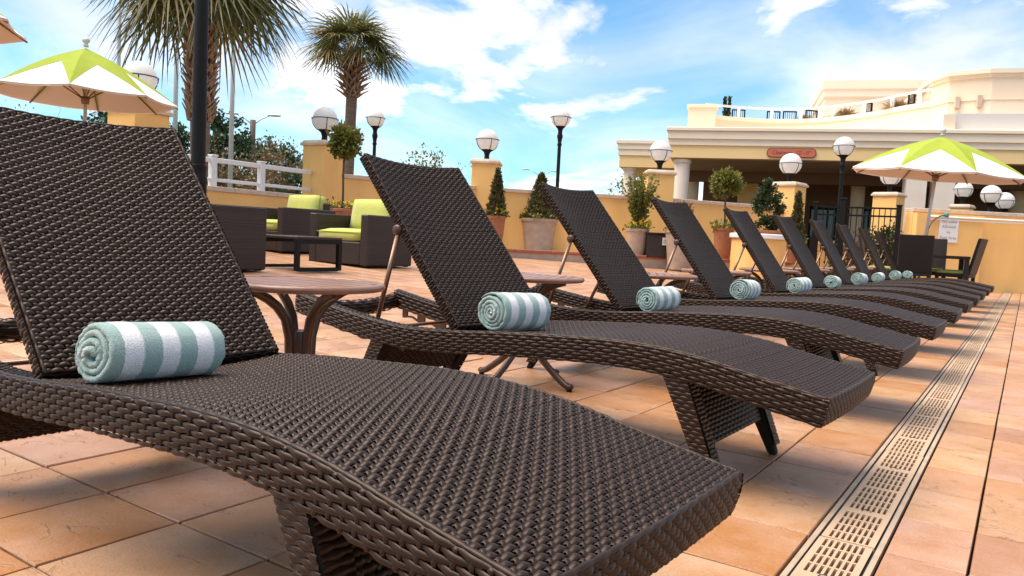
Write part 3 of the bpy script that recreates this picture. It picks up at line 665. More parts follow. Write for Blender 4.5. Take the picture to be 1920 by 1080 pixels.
# ------------------------------------------------------------------ loungers
X0 = -1.4; HW = .295
ztop = hermite([-2.46, -2.29, -2.05, -1.86, -1.65, -1.41, -1.2, -1.03, -.82, -.70, -.59, -.45, -.375, -.30], [.412, .383, .350, .336, .344, .365, .379, .388, .383, .368, .347, .322, .309, .299])
XH, XFT, XB = -1.66, -.385, -2.46
def sag(x): return .020*np.clip((-.9-x)/.8, 0, 1)
def xfoot(y): return XFT+.008*(1-(y/HW)**2)
lo = thing('chaise_lounger', 'x', 'chaise lounge', (X0, 0, 0), 0, 'woven chaise loungers in a row')
def col3(x, y, z): x, y, z = np.broadcast_arrays(x, y, z); return np.stack([x-X0, y, z], -1)
def seatP(u, v, VL=XFT-XH):
    y = -HW+.006+u; x = XH+(xfoot(y)-XH)*(v/VL); return col3(x, y, ztop(x)-sag(x)*(1-(y/HW)**2))
TH = .074
def core_strip(mb, xs, ya_, yb_, dz0, dz1, plan=False):
    vs = []; fs = []; ny = 9
    ys = np.linspace(ya_, yb_, ny)
    for x in xs:
        for y in ys:
            xx = x if not plan else XH+(float(xfoot(y))-XH)*((x-XH)/(XFT-XH)); z = float(ztop(xx)); zs = float(sag(xx))*(1-(y/HW)**2)
            vs.append((xx-X0, y, z-zs-dz0))
    n0 = len(vs)
    for x in xs:
        for y in ys:
            xx = x if not plan else XH+(float(xfoot(y))-XH)*((x-XH)/(XFT-XH)); vs.append((xx-X0, y, float(ztop(xx))-dz1))
    nx = len(xs)
    for i in range(nx-1):
        for j in range(ny-1):
            a = i*ny+j; fs.append([a, a+1, a+ny+1, a+ny]); fs.append([n0+a, n0+a+ny, n0+a+ny+1, n0+a+1])
        a = i*ny; fs.append([a, a+ny, n0+a+ny, n0+a]); a = i*ny+ny-1; fs.append([a, n0+a, n0+a+ny, a+ny])
    for i in (0, nx-1):
        for j in range(ny-1): a = i*ny+j; fs.append([a, n0+a, n0+a+1, a+1])
    mb.add(vs, fs)
m = MB(); core_strip(m, np.linspace(XH, XFT-.014, 26), -HW+.006, HW-.006, .004, TH-.004, True)
core_strip(m, np.linspace(XB+.05, XH+.001, 16), -HW+.006, -HW+.048, .004, TH-.006); core_strip(m, np.linspace(XB+.05, XH+.001, 16), HW-.048, HW-.006, .004, TH-.006)
frame = m.build('frame_core', 'wicker_base', lo, True, auto=.7)
# head cross bar, sagging between the rails
def barP(k):
    def P(u, v):
        y = -HW+u; a = v/.19*2*PI+PI/2*k; s_ = .035*(1-(y/HW)**2); x = XB+.028+.028*np.cos(a); z = float(ztop(XB+.03))-.034-s_+.032*np.sin(a); return col3(x, y, z)
    return P
wv = Weave(); wv.patch(barP(0), 2*HW, .19, .035, .0125, sign=1, warps=False); wv.build('head_bar_weave', 'wicker', lo)
m = MB(); m.tube([(XB+.028-X0, y, float(ztop(XB+.03))-.034-.035*(1-(y/HW)**2)) for y in np.linspace(-HW+.004, HW-.004, 15)], .027, 10); m.build('head_bar', 'wicker_base', lo, True)
wv = Weave(); wv.patch(seatP, 2*HW-.012, XFT-XH, sign=-1); wv.build('seat_weave', 'wicker', lo)
for sgn in (-1, 1):
    def sideP(u, v, sgn=sgn):
        x = XB+.004+u*(1-.0085*np.clip((v-.012)/TH, 0, 1)**2); yy = np.where(v < .012, HW-.012+v, HW+.003*np.sin(PI*np.clip((v-.012)/TH, 0, 1))); z = ztop(x)-np.where(v < .012, 0.0, v-.012)-.002*(v > .004)
        return col3(x, sgn*yy, z)
    wv = Weave(); wv.patch(sideP, XFT-XB+.004, TH+.012, .026, .0094, .0021, .0028, sign=sgn, warps=True, wf=.48); wv.build('side_weave', 'wicker', lo)
    def railP(u, v, sgn=sgn): x = XB+.02+v; y = sgn*(HW-.050+u); return col3(x, y, ztop(x))
    wv = Weave(); wv.patch(railP, .040, XH-XB-.02, .0133, .0115, .0016, .003, sign=-sgn, sub=2, warps=False); wv.build('rail_weave', 'wicker', lo)
    def innP(u, v, sgn=sgn): x = XB+.03+u; return col3(x, sgn*(HW-.050), ztop(x)-v)
    wv = Weave(); wv.patch(innP, XH-XB-.03, TH, .023, .0148, .002, .0036, sign=-sgn, warps=False); wv.build('rail_weave', 'wicker', lo)
def footP(u, v):
    y = -HW+.004+u; x = xfoot(y)+.004-.016*(v/TH)**2; return col3(x, y, ztop(np.asarray(XFT))-.001-v)
wv = Weave(); wv.patch(footP, 2*HW-.008, TH, .0165, .0105, .002, .0034, sign=-1, wf=.53); wv.build('foot_weave', 'wicker', lo)
def edge_strand(path, par=None):
    m = MB(); P_ = [Vector(p) for p in path]; r_ = []; d = 0
    for i, p in enumerate(P_):
        if i: d += (p-P_[i-1]).length
        r_.append(.0047*(.68+.40*abs(math.sin(PI*d/.036))**.6))
    m.tube(P_, r_, 7); return m.build('edge_strand', 'wicker', par or lo, True)
for sgn in (-1, 1):
    edge_strand([(x-X0, sgn*(HW-.005), float(ztop(x))+.0005) for x in np.linspace(XB+.01, XFT+.002, 420)])
edge_strand([(float(xfoot(y))+.002-X0, y, float(ztop(XFT))+.0005) for y in np.linspace(-HW+.002, HW-.002, 100)])
for sgn in (-1, 1): edge_strand([(XFT+.003-.013*(v/TH)**2-X0, sgn*(HW-.004), float(ztop(XFT))-v) for v in np.linspace(0, TH, 24)])
# legs + panels; front pair leans forward, rear pair leans back
def leg_set(xt, xbm, ztp):
    for sgn in (-1, 1):
        yo = sgn*.262; m = MB(); vs = []
        for z, w, d in ((ztp, .062, .075), (.13, .050, .05), (0, .034, .028)):
            f = 1-z/ztp; x = xt+(xbm-xt)*f; 
            for i, j in ((-1, -1), (1, -1), (1, 1), (-1, 1)): vs.append((x+i*d/2-X0, yo+j*w/2*1.0, z))
        fs = [[0, 1, 2, 3], [8, 9, 10, 11][::-1]]+[[k*4+i, k*4+4+i, k*4+4+(i+1) % 4, k*4+(i+1) % 4] for k in (0, 1) for i in range(4)]
        m.add(vs, fs); lg_ = m.build('leg', 'wicker_base', lo, bevel=.006)
        front = 1 if xbm > xt else -1
        def legP(u, v, yo=yo): f = v/ztp; return col3(xt+(xbm-xt)*f+front*(.0375-.012*f), yo-.028+u*(1-.2*f)+.006*f, ztp-v)
        w2 = Weave(); w2.patch(legP, .056, ztp-.035, .019, .0115, .0016, .003, sign=-front, sub=2, warps=False, wf=.57); w2.build('leg_weave', 'wicker', lg_)
        def legS(u, v, yo=yo, sgn=sgn): f = v/ztp; return col3(xt+(xbm-xt)*f-(.036-.012*f)+u*(1-.35*f), yo+sgn*(.031-.008*f), ztp-v)
        w2 = Weave(); w2.patch(legS, .072, ztp-.035, .018, .0115, .0016, .003, sign=sgn, sub=2, warps=False, wf=.57); w2.build('leg_weave', 'wicker', lg_)
    zb_ = .115
    f0, f1 = 0, 1-zb_/ztp; m = MB(); xa_, xb_ = xt, xt+(xbm-xt)*f1
    m.add([(xa_-.008-X0, -.235, ztp), (xa_+.008-X0, -.235, ztp), (xa_+.008-X0, .235, ztp), (xa_-.008-X0, .235, ztp), (xb_-.008-X0, -.235, zb_), (xb_+.008-X0, -.235, zb_), (xb_+.008-X0, .235, zb_), (xb_-.008-X0, .235, zb_)],
          [[0, 1, 2, 3], [7, 6, 5, 4], [0, 4, 5, 1], [1, 5, 6, 2], [2, 6, 7, 3], [3, 7, 4, 0]])
    pn = m.build('leg_panel', 'wicker_base', lo)
    for fr in (1, -1):
        def panP(u, v, fr=fr): f = v/ztp; return col3(xt+(xbm-xt)*f+fr*.010, -.235+u, ztp-v)
        w2 = Weave(); w2.patch(panP, .47, ztp-zb_, .0165, .0122, .0019, .0032, sign=-fr, wf=.53); w2.build('panel_weave', 'wicker', pn)
leg_set(-.80, -.665, .315); leg_set(-1.97, -2.13, .295)
# ratchet brackets inside the head rails
for sgn in (-1, 1):
    pts_o = []; n = 30
    for k in range(n+1):
        x = -2.36+.46*k/n; pts_o.append((x, float(ztop(x))-.055-.012-.010*math.cos(2*PI*(k/n)*4)))
    m = MB(); vs = []; fs = []
    for k in range(n+1):
        x = pts_o[k][0]; zt_ = float(ztop(x))-.055; ph = (k/n*4) % 1; hole = .14 < abs(ph-.0) and .3 < ph < .7
        for z in (zt_-.042, zt_-.033, zt_-.012, zt_-.004): 
            for dy in (-.003, .003): vs.append((x-X0, sgn*(HW-.062)+dy, z-(.006*math.cos(2*PI*ph) if z < zt_-.02 else 0)))
    for k in range(n):
        ph = ((k+.5)/n*4) % 1; hole = .22 < ph < .78; a = k*8; b = a+8
        for r_ in (0, 1, 2):
            if r_ == 1 and hole: continue
            p = r_*2; fs += [[a+p, b+p, b+p+2, a+p+2], [a+p+1, a+p+3, b+p+3, b+p+1]]
            fs += [[a+p, a+p+1, b+p+1, b+p], [a+p+2, b+p+2, b+p+3, a+p+3]]
    m.add(vs, fs); m.build('ratchet_bracket', 'bronze', lo)
# backrest: lies along -x from the hinge, turned up about y
BL, BW = .79, .280; HX, HZ = -1.605, .358
bk = bpy.data.objects.new('backrest', None)
def bsag(y, w): return .026*(1-(y/BW)**2)*np.clip(w/BL*1.2, .25, 1)
m = MB(); vs = []; fs = []; nv, nu = 16, 9
for side in (0, 1):
    for i in range(nv):
        w = .006+(BL-.012)*i/(nv-1)
        for j in range(nu):
            y = -BW+.006+(2*BW-.012)*j/(nu-1); vs.append((-w, y, -float(bsag(y, w))-.004-side*.024))
q = nv*nu
for i in range(nv-1):
    for j in range(nu-1):
        a = i*nu+j; fs += [[a, a+1, a+nu+1, a+nu], [q+a, q+a+nu, q+a+nu+1, q+a+1]]
    a = i*nu; fs.append([a, a+nu, q+a+nu, q+a]); a += nu-1; fs.append([a, q+a, q+a+nu, a+nu])
for i in (0, nv-1):
    for j in range(nu-1): a = i*nu+j; fs.append([a, q+a, q+a+1, a+1])
m.add(vs, fs); bk = m.build('backrest', 'wicker_base', lo, True, auto=.7)
def b3(x, y, z): x, y, z = np.broadcast_arrays(x, y, z); return np.stack([x, y, z], -1)
wv = Weave(); wv.patch(lambda u, v: b3(-(.004+v), -BW+.004+u, -bsag(-BW+.004+u, v)), 2*BW-.008, BL-.008, sign=1)
wv.patch(lambda u, v: b3(-(.004+v), -BW+.004+u, -bsag(-BW+.004+u, v)-.031), 2*BW-.008, BL-.008, sign=-1, sub=2)
for sgn in (-1, 1):
    wv.patch(lambda u, v, sgn=sgn: b3(-v, sgn*(BW+.002*np.sin(u/.034*PI)), -.032*u/.034), .034, BL, .017, .0115, .0014, .0034, sign=sgn, sub=3, warps=False)
for w0, s_ in ((.001, -1), (BL-.001, 1)):
    wv.patch(lambda u, v, w0=w0: b3(-w0, -BW+u, -bsag(-BW+u, w0)-v), 2*BW, .034, .0175, .0115, .0016, .0034, sign=s_, warps=False)
wv.build('backrest_weave', 'wicker', bk)
for sgn in (-1, 1): edge_strand([(-w, sgn*(BW-.005), -.001) for w in np.linspace(.002, BL, 170)], bk)
edge_strand([(-BL, y, -float(bsag(y, BL))-.001) for y in np.linspace(-BW+.002, BW-.002, 120)], bk)
m = MB(); m.tube([(0, 0, 0), (0, 0, 1)], .0092, 8); rodme = m.build('support_rod', 'rod', lo, True)
m = MB(); m.lathe([(.012, -.012), (.02, -.006), (.02, .006), (.012, .012)], (0, 0, 0), 12); knob = m.build('pivot_knob', 'bronze', lo, True)
bk.location = (HX-X0, 0, HZ)
rods = [rodme]+[link('support_rod', rodme.data, None, lo)]; knobs = [knob]+[link('pivot_knob', knob.data, None, lo)]
m = MB(); m.tube([(0, -HW+.075, 0), (0, HW-.075, 0)], .0075, 8); xbar = m.build('support_crossbar', 'rod', lo, True)
def pose(root, deg):
    th = math.radians(deg); ch = list(root.children)
    b = [c for c in ch if c.name.split('.')[0] == 'backrest'][0]; b.rotation_euler = (0, th, 0)
    rr = [c for c in ch if c.name.startswith('support_rod')]; kk = [c for c in ch if c.name.startswith('pivot_knob')]; xb_ = [c for c in ch if c.name.startswith('support_crossbar')][0]
    w = .45; px, pz = HX-X0-w*math.cos(th)-.03*math.sin(th), HZ+w*math.sin(th)-.03*math.cos(th)
    bx = px-.16; bz = float(ztop(bx+X0))-.05
    for s_, r_, k_ in zip((-1, 1), rr, kk):
        a = Vector((px, s_*(BW-.004), pz)); c = Vector((bx, s_*(HW-.075), bz)); d = c-a
        r_.location = a; r_.rotation_euler = d.to_track_quat('Z', 'Y').to_euler(); r_.scale = (1, 1, d.length)
        k_.location = (px, s_*(BW+.004), pz); k_.rotation_euler = (PI/2, 0, 0)
    xb_.location = (bx, 0, bz)
LY = [1.02, 2.375, 3.66, 5.03, 6.42, 7.76, 9.1, 10.42, 11.85, 13.2]
LA = [48.5, 50.8, 51, 53.5, 55.5, 58, 60.5, 62, 63, 63]
LR = [-3, -1.8, 0, -.5, .6, -.4, .5, -.3, .4, 0]
ordn = ['nearest', 'second', 'third', 'fourth', 'fifth', 'sixth', 'seventh', 'eighth', 'ninth', 'farthest']
for i, (y, a) in enumerate(zip(LY, LA)):
    o = lo if i == 0 else copy_tree(lo)
    o['label'] = ('nearest dark brown wicker chaise lounger, cut off by the left edge' if i == 0 else 'farthest dark wicker chaise lounger, last of the row by the dining set' if i == 9 else f'dark brown wicker chaise lounger, {ordn[i]} from the front of the row')
    o.location = (X0, y, 0); o.rotation_euler = (0, 0, math.radians(LR[i])); pose(o, a)
# ------------------------------------------------------------------ rolled towels
def towel_mesh(Lh, turns, R, seed):
    r = np.random.default_rng(seed); n = int(turns*44); th = np.linspace(0, turns*2*PI, n); gap = R/(turns+.35)
    rad = .007+gap*th/(2*PI); rad = rad*(1+.02*np.sin(th*1.3+seed)+.015*np.sin(th*2.7)); tk = gap*.46
    V = []; prof = []
    for y, dr in ((-1, .0), (-.985, .75), (-.95, 1), (-.6, 1), (-.2, 1), (.2, 1), (.6, 1), (.95, 1), (.985, .75), (1, 0)): prof.append((y, dr))
    prof = prof+[(y, -d) for y, d in prof[::-1][1:-1]]; k = len(prof); wob = .004*np.sin(th*.9+seed)+r.normal(0, .0012, n)
    for i in range(n):
        sq = 1-.06*max(0, -math.sin(th[i])); cx_, cz_ = math.cos(th[i]), math.sin(th[i])
        fl = 1 if i < n-10 else (n-1-i)/10*.7+.3
        for (y, d) in prof:
            rr = rad[i]+d*tk*fl+r.normal(0, .0005); yy = y*Lh/2+wob[i]*(1 if y > 0 else 1)+(.010*(rad[i]/R-.5) if y < 0 else -.010*(rad[i]/R-.5))
            V.append((rr*cx_, yy, rr*cz_*sq))
    F = []
    for i in range(n-1):
        for j in range(k): F.append([i*k+j, i*k+(j+1) % k, (i+1)*k+(j+1) % k, (i+1)*k+j])
    F = np.array(F); V = np.array(V)
    caps = np.array([[0+j, (0+j+1), (k-2-j), (k-1-j)] for j in range(k//2-1)]); F = np.concatenate([F, caps, caps+(n-1)*k])
    return fast_mesh('towel', V, F)
tms = [towel_mesh(.262, 3.6, .059, 2), towel_mesh(.262, 4.4, .064, 5), towel_mesh(.256, 4.3, .060, 9)]
tow = [(-1.455, .885, .03, 0), (-1.475, 2.235, -.10, 1), (-1.50, 3.57, -.06, 2), (-1.48, 4.90, .0, 1), (-1.47, 6.28, -.08, 2), (-1.49, 7.62, .05, 0), (-1.49, 8.98, -.03, 1), (-1.49, 10.28, .04, 2), (-1.49, 11.7, 0, 1), (-1.49, 13.05, .03, 0)]
for i, (x, y, rz, k) in enumerate(tow):
    me = tms[k]; o = link('rolled_towel', me, 'towel' if not me.materials else None)
    zb_ = float(ztop(x))-float(sag(x))*(1-((y-LY[i])/HW)**2)+.007
    o.location = (x, y, zb_+(.0585, .064, .0605)[k]-(.004 if i == 0 else 0)); o.rotation_euler = (-.06 if i == 0 else -.04, (0, .1, -1.88)[k]+random.uniform(-.25, .25), rz)
    tag(o, f'rolled teal and white striped towel on the {ordn[i]} lounger', 'towel', 'rolled towels on the loungers')
# ------------------------------------------------------------------ small round tables
tb = thing('side_table', 'x', 'table', (0, 0, 0), 0, 'small round side tables between loungers')
R = .262; zt0 = .510
m = MB(); prof = [(R-.026, zt0-.024), (R-.008, zt0-.022), (R, zt0-.012), (R-.004, zt0-.003), (R-.012, zt0), (R-.026, zt0-.001)]
n = 48; vs = []; fs = []
for r_, z in prof:
    for i in range(n): vs.append((r_*math.cos(2*PI*i/n), r_*math.sin(2*PI*i/n), z))
for j in range(len(prof)):
    for i in range(n): fs.append([j*n+i, j*n+(i+1) % n, ((j+1) % len(prof))*n+(i+1) % n, ((j+1) % len(prof))*n+i])
m.add(vs, fs); m.build('rim', 'table_top', tb, True)
ns = 11; sw = 2*(R-.022)/ns
for k in range(ns):
    xc = -(R-.022)+sw*(k+.5); hl = math.sqrt(max((R-.024)**2-(abs(xc)+sw*.2)**2, .0004)); m = MB(); m.box((xc, 0, zt0-.0075), (sw-.0085, 2*hl, .009)); m.build('slat', 'table_top', tb, bevel=.0025)
m = MB()
for a in (0, PI/2): m.box((0, 0, zt0-.018 if a == 0 else zt0-.0186), (2*R-.06, .03, .011), rz=a)
m.build('cross_brace', 'bronze', tb)
pth = hermite([.006, .02, .06, .14, .22, .33, .41, .455, .478, .488], [.262, .245, .185, .088, .046, .040, .068, .118, .168, .205])
for k in range(4):
    a = PI/4+k*PI/2+.35; m = MB(); zs = [.018, .03, .055, .09, .14, .2, .26, .33, .39, .43, .455, .472, .483, .488]; p = []
    for z in zs: rr = float(pth(z)); p.append((rr*math.cos(a), rr*math.sin(a), z))
    p = [(.275*math.cos(a), .275*math.sin(a), .026), (.262*math.cos(a), .262*math.sin(a), .018)]+p[1:]
    m.tube(p, [.013]+[.0155]*(len(p)-1), 8, up=(-math.sin(a), math.cos(a), 0)); lg_ = m.build('leg', 'bronze', tb, True)
    m = MB(); m.lathe([(.0, 0), (.012, 0), (.014, .008), (.010, .016)], (.262*math.cos(a), .262*math.sin(a), 0), 10); m.build('foot', 'black', lg_, True)
m = MB(); m.lathe([(.035, .20), (.038, .21), (.038, .34), (.035, .35)], (0, 0, 0), 14); m.build('hub', 'bronze', tb, True, auto=.7)
tpos = [(-1.91, 1.66), (-1.93, 3.03), (-1.85, 4.29), (-1.95, 5.70), (-1.95, 7.12), (-1.95, 8.45), (-1.95, 9.8), (-1.95, 11.15), (-1.95, 12.55)]
for i, (x, y) in enumerate(tpos):
    o = tb if i == 0 else copy_tree(tb); o.location = (x, y, 0); o.rotation_euler = (0, 0, .25+.1*i)
    o['label'] = 'round slatted bronze side table between the nearest and second loungers' if i == 0 else f'round slatted bronze side table between the {ordn[i]} and {ordn[i+1]} loungers'

# ------------------------------------------------------------------ lounge seating group
def cushion(mb, c, d, puff=.03, n=7):
    vs = []; fs = []; x, y, z = c; a, b, h = d[0]/2, d[1]/2, d[2]/2
    for s in (1, -1):
        for i in range(n):
            for j in range(n):
                u, v = -1+2*i/(n-1), -1+2*j/(n-1); e = (1-u**4)*(1-v**4); k = 1-.03*(abs(u)**6+abs(v)**6); vs.append((x+a*u*k, y+b*v*k, z+s*(h*(.80+.20*min(1, e*3))+puff*e)))
    q = n*n
    for i in range(n-1):
        for j in range(n-1):
            p = i*n+j; fs += [[p, p+n, p+n+1, p+1], [q+p, q+p+1, q+p+n+1, q+p+n]]
    rim = [j for j in range(n)]+[i*n+n-1 for i in range(1, n)]+[(n-1)*n+j for j in range(n-2, -1, -1)]+[i*n for i in range(n-2, 0, -1)]
    for k in range(len(rim)): a_, b_ = rim[k], rim[(k+1) % len(rim)]; fs.append([a_, b_, q+b_, q+a_])
    mb.add(vs, fs)
def armchair(label, loc, rz, W_=.86, D_=.82, seats=1, cush=True):
    r = thing('wicker_armchair', label, 'armchair', loc, rz, 'dark wicker lounge seats with lime cushions'); A = .135
    m = MB(); m.box((0, D_/2, .17), (W_-2*A-.004, D_-.01, .30)); m.build('base', 'wicker_far', r, bevel=.012)
    for s in (-1, 1):
        m = MB(); m.box((s*(W_/2-A/2), D_/2, .35), (A, D_, .68)); m.build('arm', 'wicker_far', r, bevel=.014)
    m = MB(); m.box((0, D_-.07, .42), (W_-2*A-.004, .14, .76)); m.build('back', 'wicker_far', r, bevel=.014)
    if cush:
        w = (W_-2*A)/seats
        for k in range(seats):
            xc = -(W_/2-A)+w*(k+.5)
            m = MB(); cushion(m, (xc, .34, .40), (w-.012, .66, .14)); o = m.build('seat_cushion', 'cushion', r, True)
            p = MB(); z = .445; hx, hy = (w-.02)/2, .325; p.tube([(xc-hx, .34-hy, z), (xc+hx, .34-hy, z), (xc+hx, .34+hy, z)], .006, 6); p.build('piping', 'piping', o)
            m = MB(); cushion(m, (0, 0, 0), (w-.012, .46, .15), .035); o = m.build('back_cushion', 'cushion', r, True); o.location = (xc, D_-.19, .70); o.rotation_euler = (PI/2-.16, 0, 0)
            p = MB(); p.tube([(-hx, -.22, .05), (-hx, .222, .05), (-hx*.3, .205, .055), (hx*.3, .205, .055), (hx, .222, .05), (hx, -.22, .05)], .006, 6); p.build('piping', 'piping', o)
    for sx in (-1, 1):
        for yy in (.06, D_-.06): m = MB(); m.box((sx*(W_/2-.07), yy, .008), (.06, .06, .02)); m.build('foot', 'black', r)
    return r
x = -7.77; armchair('dark wicker armchair with lime cushions right of the coffee table', (x, 7.33, gz(x)), 0, W_=1.12, D_=.9)
x = -9.98; armchair('dark wicker armchair with a lime back cushion, farthest back by the wall', (x, 7.80, gz(x)), math.radians(-4), W_=1.12, D_=1.02)
x = -7.38; armchair('dark wicker armchair turned away, beside the black lamp post', (x, 5.50, gz(x)), PI, W_=.92, D_=1.0)
x = -10.1; armchair('dark wicker seat just showing behind the lamp post', (x, 5.2, gz(x)), PI/2*-1, W_=.9)
ct = thing('coffee_table', 'low black open-frame coffee table among the wicker armchairs', 'table', (-7.18, 6.15, gz(-7.18)), math.radians(0))
m = MB(); m.box((0, 0, .385), (.78, .68, .03)); m.build('table_top', 'wicker_far', ct, bevel=.005)
for sx in (-1, 1):
    for sy in (-1, 1): m = MB(); m.box((sx*.365, sy*.315, .19), (.05, .05, .36)); m.build('leg', 'black', ct)
    m = MB(); m.box((sx*.365, 0, .025), (.048, .58, .045)); m.build('runner', 'black', ct); m = MB(); m.box((sx*.365, 0, .345), (.048, .58, .048)); m.build('apron', 'black', ct)
# dining set at right
def dining_chair(label, p, rz):
    r = thing('dining_chair', label, 'chair', (p[0], p[1], 0), rz, 'dark wicker dining chairs')
    for sx in (-1, 1):
        m = MB(); m.box((sx*.22, -.22, .21), (.05, .05, .42)); m.build('leg', 'wicker_far', r); m = MB(); m.box((sx*.22, .22, .21), (.05, .05, .42)); m.build('leg', 'wicker_far', r)
    m = MB(); m.box((0, 0, .42), (.50, .50, .06)); m.build('seat', 'wicker_far', r, bevel=.01)
    m = MB(); cushion(m, (0, -.01, .475), (.48, .46, .05), .012); m.build('seat_cushion', 'cushion', r, True)
    m = MB(); m.box((0, .235, .74), (.50, .05, .60), top=(1, 1), shift=(0, .13)); m.build('backrest', 'wicker_far', r, bevel=.012)
    return r
dining_chair('dark wicker dining chair showing its broad back', (-1.52, 14.02), PI+.12)
dining_chair('dark wicker dining chair seen side-on against the orange wall', (-.98, 14.75), -PI/2-.15)
dining_chair('dark wicker dining chair half hidden behind the broad-backed one', (-1.42, 15.35), .1)
dining_chair('dark wicker dining chair left of the broad-backed one', (-2.1, 14.6), PI/2+.1)
dt = thing('dining_table', 'dark wicker dining table under the right umbrella', 'table', (-1.30, 14.78, 0), .15)
m = MB(); m.box((0, 0, .715), (.95, .95, .05)); m.build('table_top', 'wicker_far', dt, bevel=.008)
for sx in (-1, 1):
    for sy in (-1, 1): m = MB(); m.box((sx*.43, sy*.43, .345), (.07, .07, .69)); m.build('leg', 'wicker_far', dt)
# ------------------------------------------------------------------ umbrellas
def umbrella(label, c, rim_z, top_z, R, zb, a0, pole=.022, tilt=(0, 0)):
    r = thing('patio_umbrella', label, 'umbrella', (c[0], c[1], zb), 0, 'lime and white patio umbrellas'); rz_, tz_ = rim_z-zb, top_z-zb
    m = MB(); m.lathe([(.26, 0), (.26, .05), (.06, .08), (.045, .3)], (0, 0, 0), 20); m.build('base', 'stone_pot', r, True, auto=.6)
    m = MB(); m.tube([(0, 0, .05), (0, 0, tz_-.02)], pole, 10); m.build('pole', 'galv', r, True)
    m = MB(); m.lathe([(.0, tz_+.02), (.03, tz_+.02), (.035, tz_+.04), (.02, tz_+.06), (.045, tz_+.085), (.05, tz_+.11), (.03, tz_+.14), (0, tz_+.145)], (0, 0, 0), 12); m.build('finial', 'galv', r, True)
    A = np.array([0, 0, tz_]); K = 8
    def surf(P, down=0):
        rr = math.hypot(P[0], P[1])/R; return (P[0], P[1], P[2]+.045*math.sin(PI*min(1, rr))*.6-down)
    def tri(mb, a, b, c, sagk, n=6):
        ids = {}; vs = []; fs = []
        for i in range(n+1):
            for j in range(n+1-i):
                k = n-i-j; p = (np.array(a)*i+np.array(b)*j+np.array(c)*k)/n; ids[(i, j)] = len(vs); vs.append(p)
        for i in range(n):
            for j in range(n-i):
                fs.append([ids[(i, j)], ids[(i+1, j)], ids[(i, j+1)]])
                if i+j < n-1: fs.append([ids[(i+1, j)], ids[(i+1, j+1)], ids[(i, j+1)]])
        out_ = []
        for p in vs:
            th = math.atan2(p[1], p[0])-a0; ph = (th/(2*PI/K)) % 1; rr = math.hypot(p[0], p[1])/R
            s_ = -.03*R*math.sin(PI*ph)**1*rr*(1) ; up = .05*R*math.sin(PI*min(rr, 1)); sc_ = 1-.035*math.sin(PI*ph)*rr**3
            out_.append((p[0]*sc_, p[1]*sc_, p[2]+s_+up-sagk))
        mb.add(out_, fs)
    rim = [np.array([R*math.cos(a0+2*PI*k/K), R*math.sin(a0+2*PI*k/K), rz_]) for k in range(K)]
    gm_, wm, lm = MB(), MB(), MB()
    for k in range(K):
        a, b = rim[k], rim[(k+1) % K]; M_ = A+((a+b)/2-A)*.50
        tri(gm_, A, a, M_, -.004); tri(gm_, A, M_, b, -.004); tri(wm, a, b, M_, 0); tri(lm, A, a, b, .022)
    gm_.build('canopy_top', 'lime', r, True); wm.build('canopy', 'canvas', r, True); lm.build('canopy_lining', 'lining', r, True)
    hub = (0, 0, tz_-.62*(tz_-rz_)-.28)
    m = MB(); m.lathe([(.045, -.05), (.055, 0), (.045, .05)], hub, 12); m.build('runner_hub', 'rod', r, True)
    for k in range(K):
        a = rim[k]; m = MB(); m.tube([tuple(A-np.array([0, 0, .05])), tuple((A*.5+a*.5)+np.array([0, 0, .05*R-.05])), tuple(a+np.array([0, 0, -.035]))], .011, 6); rb_ = m.build('rib', 'rod', r, True)
        q_ = A*.5+a*.5+np.array([0, 0, .05*R-.06]); m = MB(); m.tube([hub, tuple(q_)], .009, 6); m.build('strut', 'rod', rb_, True)
    r.rotation_euler = (tilt[0], tilt[1], 0); return r
umbrella('lime and white patio umbrella standing at left behind the nearest lounger', (-10.62, 5.42), 2.26, 2.91, 1.14, gz(-10.6), -.62)
umbrella('lime and white patio umbrella tip poking in at the top left corner', (-9.36, 2.88), 2.55, 3.14, 1.18, gz(-8.9), .58)
umbrella('lime and white patio umbrella at right over the dining set', (-1.50, 14.35), 2.05, 2.66, 1.33, 0, .5, tilt=(.02, .075))

# ------------------------------------------------------------------ potted plants
def blob_points(n, shape):
    p = rng.normal(size=(n, 3)); p /= np.linalg.norm(p, axis=1, keepdims=True); p *= (rng.uniform(.25, 1, n)**.45)[:, None]; return shape(p)
def pot_round(r, R_, H_, mat, taper=.68, rimh=.07):
    m = MB(); m.lathe([(R_*taper*.9, 0), (R_*taper, .02), (R_*.93, H_-rimh), (R_, H_-rimh+.01), (R_*1.02, H_), (R_*.9, H_), (R_*.88, H_-.06)], (0, 0, 0), 28); m.build('pot', mat, r, True, auto=.5)
    m = MB(); m.lathe([(R_*.885, H_-.07), (R_*.885, H_-.05)], (0, 0, 0), 20); m.build('soil', 'soil', r)
def flowers(r, R_, H_, n=60, col='flower'):
    a = rng.uniform(0, 2*PI, n); q = R_*rng.uniform(.6, 1.06, n); p = np.stack([q*np.cos(a), q*np.sin(a), H_+rng.uniform(-.02, .10, n)], 1)
    tag(link('foliage', leaves_mesh('foliage', np.repeat(p, 5, 0)+rng.normal(0, .035, (n*5, 3)), .07), 'leaf_a', r), kind='stuff')
    k = rng.choice(n, max(8, n//5), replace=False); pp = np.repeat(p[k]+np.array([0, 0, .05]), 6, 0)+rng.normal(0, .014, (len(k)*6, 3)); tag(link('flowers', leaves_mesh('flowers', pp, .06, aspect=1.1), col, r), kind='stuff')
